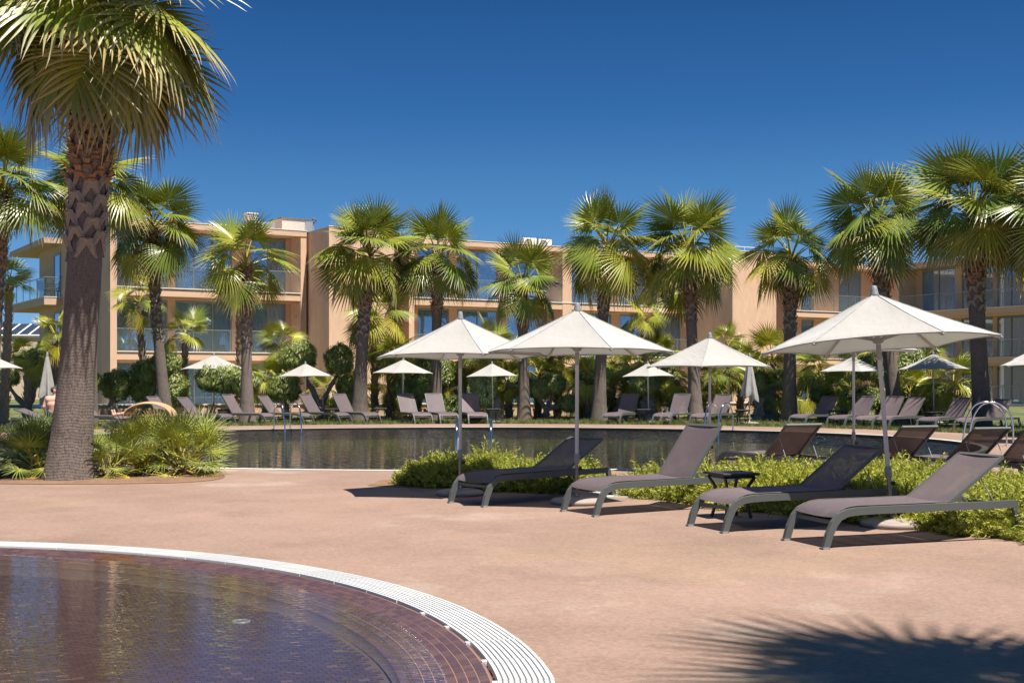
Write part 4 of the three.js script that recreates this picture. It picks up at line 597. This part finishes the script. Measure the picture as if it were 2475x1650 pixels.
{ // low terrace walls in front of the hotel, and the lawn between
  const seg = (x0, z0, x1, z1, l) => { const d = Math.hypot(x1 - x0, z1 - z0), g = thing('terrace_wall', l, 'garden wall', [(x0 + x1) / 2, 0, -(z0 + z1) / 2], Math.atan2(z1 - z0, x1 - x0), 'low terrace walls'); part('wall', box(d, .52, .25, 0, .2, 0), M.wall, g); part('coping_stone', box(d + .04, .05, .34, 0, .485, 0), M.copingW, g); shade(g); };
  seg(-17.5, 50.5, -8.5, 52.5, 'low pink terrace wall under the glazed block'); seg(-8.2, 52.5, 2.5, 53.5, 'low pink terrace wall behind the framed far parasol'); seg(2.9, 53.5, 12, 56, 'low pink terrace wall behind the right-leaning palm');
  const blade = (() => { const pos = [], idx = []; const R = rng(3); for (let i = 0; i < 7; i++) { const a = R() * 6.28, r = R() * .05, x = Math.cos(a) * r, z = Math.sin(a) * r, h = .05 + R() * .07, lx = (R() - .5) * .06, lz = (R() - .5) * .06, o = pos.length / 3; pos.push(x - .006, 0, z, x + .006, 0, z, x + lx, h, z + lz); idx.push(o, o + 1, o + 2); } return indexed(pos, idx); })();
  const im = new THREE.InstancedMesh(blade, mat(0xffffff, .8, { side: DS, transmission: .25, thickness: 0 }), 14000), R = rng(91), q = new THREE.Matrix4(), c = new THREE.Color(); let n = 0;
  while (n < 14000) { const a = -.15 + R() * 3.44, k = 3.0 + R() * R() * 9, x = BIG.x + (BIG.rx + k + .2) * Math.cos(a), z = BIG.z + (BIG.rz + k) * Math.sin(a); if (z < 30) continue; const s = .7 + R() * .8; q.compose(V(x, -.012, -z), new THREE.Quaternion().setFromAxisAngle(V(0, 1, 0), R() * 6.28), V(s, s, s)); im.setMatrixAt(n, q); im.setColorAt(n, c.setRGB(.10 + R() * .12, .14 + R() * .08, .03 + R() * .02)); n++; }
  im.name = 'grass'; tag(im, 'short lawn grass between the deck and the hotel', null, null, 'stuff'); scene.add(im);
}
// ---------- junipers, olives ----------
function sprayGeo(seed, n = 13, len = .13) { // feathery juniper shoot along +y
  const R = rng(seed), pos = [], idx = []; const tri = (a, b, c) => { const o = pos.length / 3; pos.push(...a, ...b, ...c); idx.push(o, o + 1, o + 2); };
  for (let i = 0; i < n; i++) { const t = (i + .3) / n, y = t * len, bend = .25 * t * t * len, a = R() * 6.28, l = len * (.36 - .24 * t) * (.8 + .5 * R()), dx = Math.cos(a) * l, dz = Math.sin(a) * l, up = l * (.9 + .5 * R()), w = .0042; tri([bend - w * Math.sin(a), y, w * Math.cos(a)], [bend + w * Math.sin(a), y + .004, -w * Math.cos(a)], [bend + dx, y + up, dz]); const b = a + 1.2 * (R() < .5 ? 1 : -1), mx = bend + dx * .5, my = y + up * .5, mz = dz * .5, l2 = l * .6; tri([mx - .004, my, mz], [mx + .004, my + .004, mz], [mx + Math.cos(b) * l2, my + l2 * .8, mz + Math.sin(b) * l2]); }
  tri([-.005, 0, 0], [.005, 0, 0], [.25 * len, len * 1.12, 0]); tri([0, 0, -.005], [0, 0, .005], [.25 * len, len * 1.12, 0]);
  return indexed(pos, idx);
}
const SPRAY = [sprayGeo(1), sprayGeo(2, 15, .16)];
M.juniper = mat(0xffffff, .75, { side: DS, transmission: .25, thickness: 0 }); M.twig = mat([.10, .065, .04], .95);
const X0 = V(0, 1, 0);
function juniper(label, x, z, rx, rz, h, n, seed, wild = .1) {
  const g = thing('juniper_shrub', label, 'juniper', [x, 0, -z], 0, 'spreading junipers in the beds'), R = rng(seed), q = new THREE.Matrix4(), c = new THREE.Color(), ph = [R() * 6, R() * 6, R() * 6];
  SPRAY.forEach((sp, si) => {
    const im = new THREE.InstancedMesh(sp, M.juniper, n / 2);
    for (let i = 0; i < n / 2; i++) {
      const a = R() * 6.28, u = Math.sqrt(R()), bump = .78 + .16 * Math.sin(a * 3 + ph[0]) + .12 * Math.sin(a * 5 + ph[1] + u * 5) + .1 * Math.sin(u * 9 + ph[2]), px = Math.cos(a) * rx * u * (.8 + .25 * bump), pz = Math.sin(a) * rz * u * (.8 + .25 * bump), dome = h * Math.pow(Math.max(0, 1 - u * u), .45) * bump, inner = R() < .25 ? R() : 1 - .12 * R(), y = Math.max(.01, dome * inner - .08);
      const out = V(Math.cos(a) * (.25 + u * 1.1), .75 - .35 * u, Math.sin(a) * (.25 + u * 1.1)).add(V(R() - .5, (R() - .5) * .6, R() - .5).multiplyScalar(.9)).normalize(), s = (.6 + .5 * R()) * (R() < wild ? 1.9 : 1);
      q.compose(V(px, y, pz), new THREE.Quaternion().setFromUnitVectors(X0, out).multiply(new THREE.Quaternion().setFromAxisAngle(X0, R() * 6.28)), V(s, s, s)); im.setMatrixAt(i, q);
      const t = R(), f = fbm(x * .1 + px * .11 + 3, z * .1 + pz * .11 + 3, 4, 3); im.setColorAt(i, c.setRGB(lerp(.20, .47, t * .6 + f * .5), lerp(.25, .46, t * .6 + f * .5), lerp(.025, .045, t)));
    }
    im.name = 'foliage'; im.userData.kind = 'stuff'; g.add(im);
  });
  for (let i = 0; i < 9; i++) { const a = R() * 6.28, l = .7 + .25 * R(); part('branch', tube([V(0, .02, 0), V(Math.cos(a) * rx * .4 * l, h * .3, Math.sin(a) * rz * .4 * l), V(Math.cos(a) * rx * .8 * l, h * .35, Math.sin(a) * rz * .8 * l)], .01, 5, 8), M.twig, g); }
  return shade(g);
}
{ // long bed beside the front loungers: mounds in three rows
  const a = [1.9, 16.35], b = [5.6, 11.3], d = [b[0] - a[0], b[1] - a[1]], L = Math.hypot(...d), t = [d[0] / L, d[1] / L], nrm = [-t[1], t[0]], R = rng(44); let k = 0;
  const words = ['front', 'middle', 'back'], along = ['beside the square table', 'behind the steep-backed lounger', 'behind the half-shaded lounger', 'beside the nearest parasol foot', 'behind the nearest lounger', 'near the right picture edge', 'at the right picture edge', 'past the right picture edge'];
  for (let row = 0; row < 3; row++) for (let i = 0; i < 7; i++) { const s = i * .92 + row * .75 + (R() - .5) * .2, off = .55 + row * .95 + (R() - .5) * .2; juniper(`bright juniper mound in the ${words[row]} row of the long bed, ${along[i]}`, a[0] + t[0] * s + nrm[0] * off, a[1] + t[1] * s + nrm[1] * off, .72 + .15 * R(), .72 + .15 * R(), .31 + .09 * R() + row * .03, 7000, 900 + k++, .12); }
  [['dark juniper at the left end of the small bed', -1.1, 18.25, .4, .38, .28], ['juniper around the foot of the leftmost front parasol', -.8, 18.1, .45, .42, .33], ['juniper with long upright shoots behind the shaded lounger', -.3, 18.2, .45, .42, .42], ['juniper behind the backrest of the shaded lounger', .35, 17.9, .45, .38, .31], ['juniper at the right end of the small bed', .85, 17.7, .42, .4, .3], ['low juniper under the shaded lounger', .05, 17.45, .5, .35, .28], ['low juniper beside the paving strip', .62, 17.2, .42, .3, .27]]
    .forEach(([l, x, z, rx, rz, h], i) => juniper(l, x, z, rx, rz, h, 4600, 970 + i, .25));
}
// cloud-pruned olives
const oliveLeaf = indexed([0, 0, 0, .010, .025, .003, 0, .062, 0, -.010, .025, .003], [0, 1, 2, 0, 2, 3]);
const leafCluster = (() => { const R = rng(6), l = []; for (let i = 0; i < 7; i++) { const g = oliveLeaf.clone(); g.rotateX(.75 + R() * .75); g.rotateY(R() * 6.28); g.translate((R() - .5) * .03, R() * .05, (R() - .5) * .03); l.push(g); } return merge(l); })();
M.olive = mat(0xffffff, .5, { side: DS, transmission: .35, thickness: 0 });
M.gnarl = new THREE.MeshStandardMaterial({ map: texture(512, (u, v) => { const n = fbm(u, v * .5, 16, 5, .6), k = .35 + 1.1 * n; return [k * .34, k * .30, k * .255]; }, .8), bumpMap: texture(512, (u, v) => fbm(u, v * .4, 20, 4, .6), .6, false), bumpScale: .05, roughness: 1 });
function limb(pts, r0, r1, seed) { const c = new THREE.CatmullRomCurve3(pts), R = rng(seed), p = [R() * 9, R() * 9], rows = 22, n = 12, pos = [], uv = [], idx = [], fr = c.computeFrenetFrames(rows, false); for (let j = 0; j <= rows; j++) { const t = j / rows, q = c.getPoint(t), r = lerp(r0, r1, t); for (let i = 0; i <= n; i++) { const a = i / n * Math.PI * 2, k = r * (1 + .22 * Math.sin(a * 3 + p[0] + t * 7) + .18 * Math.sin(a * 2 - t * 11 + p[1]) + .12 * Math.sin(t * 24 + a * 5)); const v = q.clone().addScaledVector(fr.normals[j], Math.cos(a) * k).addScaledVector(fr.binormals[j], Math.sin(a) * k); pos.push(v.x, v.y, v.z); uv.push(i / n, t * 1.5); } } for (let j = 0; j < rows; j++) for (let i = 0; i < n; i++) { const a = j * (n + 1) + i, b = a + n + 1; idx.push(a, a + 1, b, a + 1, b + 1, b); } return indexed(pos, idx, uv); }
function olive(label, foot, z, balls, o = {}) { // balls: [px, py, rx px, ry px] in the survey
  const x0 = across(foot, z), g = thing('olive_tree', label, 'olive tree', [x0, 0, -z], 0, 'cloud-pruned olives'), R = rng(o.seed), q = new THREE.Matrix4(), c = new THREE.Color(), s = z / F, fork = V((R() - .5) * .2, o.fork ?? .45, 0);
  part('trunk', limb([V(0, -.05, 0), V((R() - .5) * .12, fork.y * .5, .05), fork], o.r ?? .16, (o.r ?? .16) * .7, o.seed), M.gnarl, g);
  balls.forEach(([px, py, rx, ry], bi) => {
    const C = V(across(px, z) - x0, upTo(py, z), (R() - .5) * .5), a = rx * s, b = ry * s, d = a * .85, m = C.clone().lerp(fork, .5).add(V((R() - .5) * .15, -.08, (R() - .5) * .15));
    part('limb', limb([fork.clone().add(V(0, -.05, 0)), m, C.clone().add(V(0, -b * .5, 0))], (o.r ?? .16) * .6, .035, o.seed + bi), M.gnarl, g);
    const n = o.n ?? 1500, im = new THREE.InstancedMesh(leafCluster, M.olive, n);
    for (let i = 0; i < n; i++) { const u = V(R() - .5, R() - .5, R() - .5).normalize(), k = (R() < .3 ? .4 + .6 * R() : .86 + .16 * R()) * (1 + .10 * Math.sin(u.x * 5 + bi) + .10 * Math.sin(u.y * 6 + u.z * 4)), p = V(C.x + u.x * a * k, C.y + u.y * b * k + (u.y > .6 && R() < .12 ? .12 * R() : 0), C.z + u.z * d * k), sc = (1.0 + .9 * R()) * (o.leaf ?? 1); q.compose(p, new THREE.Quaternion().setFromUnitVectors(X0, u.clone().add(V(R() - .5, R() * .6, R() - .5)).normalize()), V(sc, sc, sc)); im.setMatrixAt(i, q); const t = R(), pale = o.pale ?? 0; im.setColorAt(i, c.setRGB(lerp(.20, .42, t) + pale * .14, lerp(.27, .46, t) + pale * .15, lerp(.07, .14, t) + pale * .14)); }
    im.name = 'crown'; im.userData.kind = 'stuff'; g.add(im);
  });
  return shade(g);
}
[
  ['round-headed olive right of the big trunk', 276, 48, [[276, 930, 32, 34]], { r: .2, fork: .7 }], ['olive with several heads behind the leaning palm', 350, 48.5, [[352, 900, 34, 30], [420, 940, 34, 34], [395, 880, 36, 28], [338, 935, 30, 32]], { r: .16 }], ['flat-topped olive with a forked bare trunk by the yellow-green palm', 560, 47, [[540, 918, 48, 30], [590, 925, 42, 24], [500, 915, 26, 26]], { r: .13, pale: .15 }],
  ['ball-shaped olive behind the rust-stained lounger', 692, 47.5, [[690, 937, 38, 33]], { r: .12 }], ['three-stemmed dark olive above the far parasol', 775, 48, [[722, 862, 44, 32], [822, 872, 32, 38]], { r: .2, fork: .5 }], ['pale small olive left of the leaning palm foot', 835, 49, [[838, 935, 18, 26]], { pale: .6, r: .1 }],
  ['pair of low clipped olives behind the dark-backed loungers', 1000, 48, [[972, 938, 22, 18], [1020, 935, 30, 22]], { r: .12 }], ['tall clipped olive behind the palm with two upright fans', 1062, 49, [[1030, 890, 24, 28], [1075, 905, 26, 30]], { r: .12 }], ['low clipped ball between two far loungers', 1098, 47, [[1098, 985, 26, 26]], { r: .1, fork: .2 }],
  ['silvery olive with a white gnarled trunk left of the shortest palm', 1200, 47, [[1172, 945, 26, 38], [1160, 925, 18, 20]], { pale: .9, r: .28, fork: .7, leaf: 1.2 }], ['flat clipped olive with a leaning white trunk left of the second pole', 1318, 47.5, [[1298, 940, 28, 18], [1338, 928, 30, 18], [1375, 975, 22, 14]], { r: .16, pale: .2 }], ['silvery loose olive right of the second front pole', 1440, 49, [[1430, 900, 34, 34], [1445, 960, 30, 26]], { pale: .9, leaf: 1.25, r: .14 }],
  ['small olive with bleached trunk behind the sun-worn loungers', 1568, 47.5, [[1560, 930, 30, 22]], { pale: .3, r: .34, fork: .8 }], ['ancient olive with a bleached gnarled trunk beside the closed parasol', 1850, 47, [[1882, 918, 22, 20], [1835, 925, 20, 24]], { r: .48, fork: .85, pale: .3 }], ['round olive right of the plain wall palm', 1992, 47, [[1988, 955, 24, 14]], { r: .12 }],
  ['dense olive behind the nearest parasol pole', 2165, 45.5, [[2112, 890, 36, 30], [2190, 920, 34, 44], [2105, 960, 34, 22], [2225, 960, 30, 34]], { r: .26 }], ['leafy olive right of the dark-trunked palm', 2250, 46, [[2205, 880, 30, 34], [2280, 960, 36, 24]], { r: .2, pale: .15 }], ['silvery olive beside the left-edge parasol', 70, 46, [[78, 872, 34, 26], [95, 915, 24, 14], [18, 915, 28, 16]], { r: .2, pale: .6 }], ['dark low olive behind the closed parasol by the man', 205, 47, [[215, 925, 22, 22]], { r: .14 }],
].forEach(([l, foot, z, balls, o], i) => olive(l, foot, z, balls, { seed: 1200 + i * 11, ...o }));

// umbrella pines across the grounds, outside the picture, that the hotel windows mirror
{
  const needle = (() => { const R = rng(9), pos = [], idx = []; for (let i = 0; i < 14; i++) { const a = R() * 6.28, e = R() * 1.4, o = pos.length / 3, d = [Math.cos(a) * Math.cos(e) * .45, Math.sin(e) * .45, Math.sin(a) * Math.cos(e) * .45]; pos.push(-.03 * Math.sin(a), 0, .03 * Math.cos(a), .03 * Math.sin(a), 0, -.03 * Math.cos(a), ...d); idx.push(o, o + 1, o + 2); } return indexed(pos, idx); })(), leafM = mat(0xffffff, .8, { side: DS });
  [[52, 18, 11, 4.2], [60, 8, 13, 5], [66, -4, 12, 4.6], [58, 26, 10, 4], [70, 14, 14, 5.5], [48, -8, 11, 4.4], [76, 2, 13, 5]].forEach(([x, z, h, r], i) => {
    const g = thing('pine_tree', `umbrella pine ${['with the widest crown', 'beside the widest one', 'with a leaning stem', 'nearest the hotel wing', 'tallest of the group', 'nearest the near deck', 'farthest from the pool'][i]}, outside the picture, mirrored in the hotel windows`, 'pine tree', [x, 0, -z], i, 'pines mirrored in the windows'), R = rng(1500 + i), im = new THREE.InstancedMesh(needle, leafM, 2200), q = new THREE.Matrix4(), c = new THREE.Color();
    part('trunk', limb([V(0, -.1, 0), V(.3, h * .4, .1), V(.1, h * .82, 0)], .32, .16, 30 + i), M.gnarl, g); for (let k = 0; k < 5; k++) { const a = k * 1.26; part('limb', limb([V(.12, h * .7, 0), V(Math.cos(a) * r * .3, h * .82, Math.sin(a) * r * .3), V(Math.cos(a) * r * .65, h * .9, Math.sin(a) * r * .65)], .13, .04, 50 + k), M.gnarl, g); }
    for (let k = 0; k < 2200; k++) { const a = R() * 6.28, u = Math.sqrt(R()), y = h * (.86 + .16 * Math.sqrt(1 - u * u) * R() + .02 * Math.sin(a * 4 + i)), s = .8 + R() * .8; q.compose(V(Math.cos(a) * r * u, y, Math.sin(a) * r * u), new THREE.Quaternion().setFromAxisAngle(V(0, 1, 0), R() * 6), V(s, s, s)); im.setMatrixAt(k, q); im.setColorAt(k, c.setRGB(.05 + .05 * R(), .08 + .06 * R(), .02)); }
    im.name = 'crown'; im.userData.kind = 'stuff'; g.add(im); shade(g);
  });
}
// ---------- people, sunshade, small things ----------
function bodyField(bones, cell) { // bones: [ax,ay,az,ra, bx,by,bz,rb]; smooth union of tapered capsules meshed on a grid
  const lo = V(1e9, 1e9, 1e9), hi = V(-1e9, -1e9, -1e9); for (const b of bones) for (const o of [0, 4]) { lo.min(V(b[o] - b[o + 3], b[o + 1] - b[o + 3], b[o + 2] - b[o + 3])); hi.max(V(b[o] + b[o + 3], b[o + 1] + b[o + 3], b[o + 2] + b[o + 3])); }
  const c = lo.clone().add(hi).multiplyScalar(.5), half = Math.max(...hi.clone().sub(lo).toArray()) / 2 + cell * 4, res = Math.ceil(2 * half / cell), mc = new MarchingCubes(res, new THREE.MeshBasicMaterial(), false, false, 300000); mc.isolation = 0; mc.reset();
  const k = .035; for (let z = 0; z < res; z++) for (let y = 0; y < res; y++) for (let x = 0; x < res; x++) {
    const px = c.x + (x - res / 2) / (res / 2) * half, py = c.y + (y - res / 2) / (res / 2) * half, pz = c.z + (z - res / 2) / (res / 2) * half; let d = 1e3;
    for (const b of bones) { const bx = b[4] - b[0], by = b[5] - b[1], bz = b[6] - b[2], l2 = bx * bx + by * by + bz * bz || 1e-9, t = clamp(((px - b[0]) * bx + (py - b[1]) * by + (pz - b[2]) * bz) / l2, 0, 1), e = Math.hypot(px - b[0] - bx * t, py - b[1] - by * t, pz - b[2] - bz * t) - lerp(b[3], b[7], t), h = Math.max(k - Math.abs(d - e), 0) / k; d = Math.min(d, e) - h * h * k * .25; }
    mc.field[x + y * res + z * res * res] = -d;
  }
  mc.update(); const g = new THREE.BufferGeometry(); g.setAttribute('position', new THREE.BufferAttribute(mc.positionArray.slice(0, mc.count * 3), 3)); g.setAttribute('normal', new THREE.BufferAttribute(mc.normalArray.slice(0, mc.count * 3), 3)); g.scale(half, half, half).translate(c.x, c.y, c.z); return g;
}
const skinMap = mat([.56, .31, .235], .55), hairM = mat([.05, .042, .038], .8), shortsM = mat([.03, .035, .05], .85);
const fingers = (w, dir, side, r = .009) => { const out = []; [[-.032, .075], [-.011, .09], [.011, .085], [.031, .068]].forEach(([o, l]) => { const a = w.clone().addScaledVector(side, o).addScaledVector(dir, .05), b = a.clone().addScaledVector(dir, l * .55), c = b.clone().addScaledVector(dir, l * .4).add(V(0, -l * .25, 0)); out.push([...a.toArray(), r, ...b.toArray(), r * .95], [...b.toArray(), r * .95, ...c.toArray(), r * .8]); }); const t = w.clone().addScaledVector(side, -.04).addScaledVector(dir, .01), u = t.clone().addScaledVector(side, -.025).addScaledVector(dir, .04); out.push([...t.toArray(), .012, ...u.toArray(), .009]); return out; };
{ // man sitting on a lounger with his back to us, head turned to the right
  const p = ground(128, 1038), g = thing('person', 'bare-backed man in dark shorts sitting on a lounger, back to the camera, head turned right', 'person', p, .12); // local +x right, -z away from the camera
  const S = .40, B = (a, ra, b, rb) => [...a, ra, ...b, rb], bones = [
    B([-.08, S + .12, 0], .135, [.08, S + .12, 0], .135), B([0, S + .15, 0], .15, [.01, S + .34, .02], .145), B([-.07, S + .36, .03], .12, [.08, S + .36, .03], .12), B([-.12, S + .50, .02], .105, [.13, S + .50, .02], .105), B([-.17, S + .56, .01], .065, [.18, S + .56, .01], .065), B([.01, S + .56, .0], .06, [.025, S + .67, -.01], .055),
    B([-.20, S + .545, 0], .058, [-.27, S + .30, .03], .046), B([-.27, S + .30, .03], .044, [-.24, S + .06, -.06], .032), B([.21, S + .545, 0], .058, [.27, S + .31, -.03], .046), B([.27, S + .31, -.03], .043, [.24, S + .10, -.22], .032),
    B([-.10, S + .09, -.02], .10, [-.15, S + .06, -.42], .075), B([.10, S + .09, -.02], .10, [.15, S + .06, -.42], .075), B([-.15, S + .06, -.42], .062, [-.15, .10, -.50], .04), B([.15, S + .06, -.42], .062, [.15, .10, -.50], .04), B([-.15, .05, -.48], .042, [-.16, .035, -.68], .03), B([.15, .05, -.48], .042, [.16, .035, -.68], .03),
  ];
  const hands = [...fingers(V(-.24, S + .05, -.07), V(.1, -.2, -.97).normalize(), V(1, 0, 0)), ...fingers(V(.24, S + .09, -.23), V(-.1, -.2, -.97).normalize(), V(-1, 0, 0))].map(b => b);
  const hd = V(.035, S + .785, -.015), head = [B([hd.x - .012, hd.y + .02, hd.z], .088, [hd.x + .02, hd.y + .015, hd.z - .012], .086), B([hd.x + .035, hd.y - .05, hd.z - .01], .062, [hd.x + .055, hd.y - .065, hd.z - .018], .045), B([hd.x + .098, hd.y + .005, hd.z - .025], .013, [hd.x + .118, hd.y - .022, hd.z - .03], .014), B([hd.x + .004, hd.y + .015, hd.z + .088], .016, [hd.x + .0, hd.y - .02, hd.z + .088], .012), B([hd.x + .082, hd.y + .038, hd.z - .02], .022, [hd.x + .08, hd.y + .036, hd.z + .02], .02), B([hd.x + .094, hd.y - .05, hd.z - .01], .012, [hd.x + .096, hd.y - .05, hd.z - .035], .012)];
  const palmB = [B([-.24, S + .06, -.06], .03, [-.235, S + .045, -.12], .026), B([.24, S + .10, -.22], .03, [.235, S + .08, -.28], .026)];
  const geo = merge([bodyField(bones, .016), bodyField([...palmB, ...hands], .008), bodyField(head, .007)]);
  part('body', geo, skinMap, g);
  part('hair', bodyField([B([hd.x - .032, hd.y + .045, hd.z], .084, [hd.x + .012, hd.y + .055, hd.z - .004], .08), B([hd.x - .05, hd.y - .01, hd.z + .02], .058, [hd.x - .045, hd.y + .03, hd.z + .03], .07)], .008), hairM, g);
  for (const z of [.03, -.055]) part('eye', new THREE.SphereGeometry(.009, 8, 6).translate(hd.x + .091, hd.y + .015, hd.z + z * .8), mat([.05, .04, .04], .3), g);
  part('shorts', bodyField([B([-.09, S + .10, 0], .15, [.09, S + .10, 0], .15), B([-.10, S + .09, -.02], .118, [-.14, S + .07, -.30], .098), B([.10, S + .09, -.02], .118, [.14, S + .07, -.30], .098)], .016), shortsM, g);
  shade(g);
  const q = ground(175, 1039); lounger('lounger the bare-backed man sits on', [q[0] + .25, 0, q[2]], 172 * D2R, 20 * D2R, 'loungers on the far bank', false);
}
{ // sunbather lying under the tan shade, and the shade itself
  const p = ground(345, 1042), g = thing('person', 'sunbather lying under the curved tan sunshade, bare legs stretched left', 'person', [p[0], .40, p[2]], .03), B = (a, ra, b, rb) => [...a, ra, ...b, rb];
  const bones = [B([.05, .12, -.07], .11, [.05, .12, .07], .11), B([.08, .12, 0], .12, [.5, .13, 0], .13), B([.5, .13, -.12], .08, [.5, .13, .12], .08), B([.0, .11, -.09], .085, [-.42, .12, -.1], .062), B([-.42, .12, -.1], .055, [-.82, .09, -.1], .038), B([.0, .11, .09], .085, [-.42, .14, .1], .062), B([-.42, .14, .1], .055, [-.82, .09, .11], .038), B([-.84, .07, -.1], .036, [-.88, .22, -.11], .026), B([-.84, .07, .11], .036, [-.88, .22, .12], .026), B([.55, .13, 0], .055, [.66, .15, 0], .05), B([.5, .12, .2], .05, [.22, .08, .26], .04), B([.22, .08, .26], .036, [0, .07, .22], .028), B([.5, .12, -.2], .05, [.22, .08, -.26], .04), B([.22, .08, -.26], .036, [0, .07, -.22], .028)];
  part('body', merge([bodyField(bones, .018), bodyField([B([.74, .17, 0], .095, [.80, .16, 0], .085), B([.77, .265, 0], .012, [.775, .245, 0], .016)], .01)]), skinMap, g); part('hair', bodyField([B([.80, .15, 0], .096, [.84, .14, 0], .07)], .01), hairM, g); part('swimwear', bodyField([B([.05, .12, -.07], .122, [.05, .12, .07], .122), B([.0, .115, -.09], .098, [-.12, .115, -.095], .09), B([.0, .115, .09], .098, [-.12, .115, .095], .09)], .018), shortsM, g); shade(g);
  lounger('lounger under the curved tan sunshade', [p[0] - .95, 0, p[2]], 2 * D2R, 6 * D2R, 'loungers on the far bank', false);
  const s = thing('sunshade_hood', 'curved tan sunshade hood standing over a sunbather', 'sunshade', [p[0] + .22, .42, p[2] + .02], .05), pos = [], idx = [], uv = [], n = 24, m = 6;
  for (let i = 0; i <= n; i++) for (let j = 0; j <= m; j++) { const a = lerp(.06, Math.PI - .06, i / n), z = lerp(-.42, .42, j / m), k = 1 - .12 * (z / .42) ** 2; pos.push(-Math.cos(a) * .78 * k, Math.sin(a) * .46 * k, z); uv.push(a * .6, z); }
  for (let i = 0; i < n; i++) for (let j = 0; j < m; j++) { const a = i * (m + 1) + j; idx.push(a, a + 1, a + m + 1, a + 1, a + m + 2, a + m + 1); }
  part('hood', indexed(pos, idx, uv), mat([.42, .27, .14], .85, { side: DS, bumpMap: weave, bumpScale: .002 }), s); for (const z of [-.42, .42]) part('hoop', tube(Array.from({ length: 9 }, (_, i) => { const a = lerp(.06, Math.PI - .06, i / 8); return V(-Math.cos(a) * .69, Math.sin(a) * .405, z); }), .012, 6, 30), mat([.28, .17, .09], .7), s); shade(s);
}
{ // red planter behind a lounger, and bleached stumps
  const p = ground(1150, 1019), g = thing('planter', 'dark red planter behind a far lounger', 'planter', p); part('pot', lathe([[.001, .02], [.2, .0], [.27, .36], [.29, .38], [.29, .42], [.24, .42], [.22, .34], [.001, .33]], 20), mat([.20, .06, .05], .8), g); part('soil', cyl(.22, .22, .02, 0, .34, 0), M.soil, g); shade(g);
  for (const [px, py, s, l] of [[1500, 1012, .9, 'dark mossy stump at the foot of the right-leaning palm'], [1608, 1016, .6, 'bleached stump behind the sun-worn loungers'], [1835, 1016, .8, 'white bleached roots of the ancient olive'], [1030, 1013, .5, 'small pale rock behind the dark-backed lounger'], [2122, 1016, .5, 'pale twisted stump beside the dark-trunked palm']]) {
    const q = ground(px, py), o = thing('tree_stump', l, 'stump', q, px), R = rng(px); for (let i = 0; i < 5; i++) part('root', limb([V((R() - .5) * .6 * s, -.05, (R() - .5) * .4 * s), V((R() - .5) * .4 * s, .35 * s, (R() - .5) * .3 * s), V((R() - .5) * .5 * s, (.6 + .5 * R()) * s, (R() - .5) * .3 * s)], .2 * s, .07 * s, px + i), M.gnarl, o); shade(o);
  }
}
renderer.render(scene, camera);
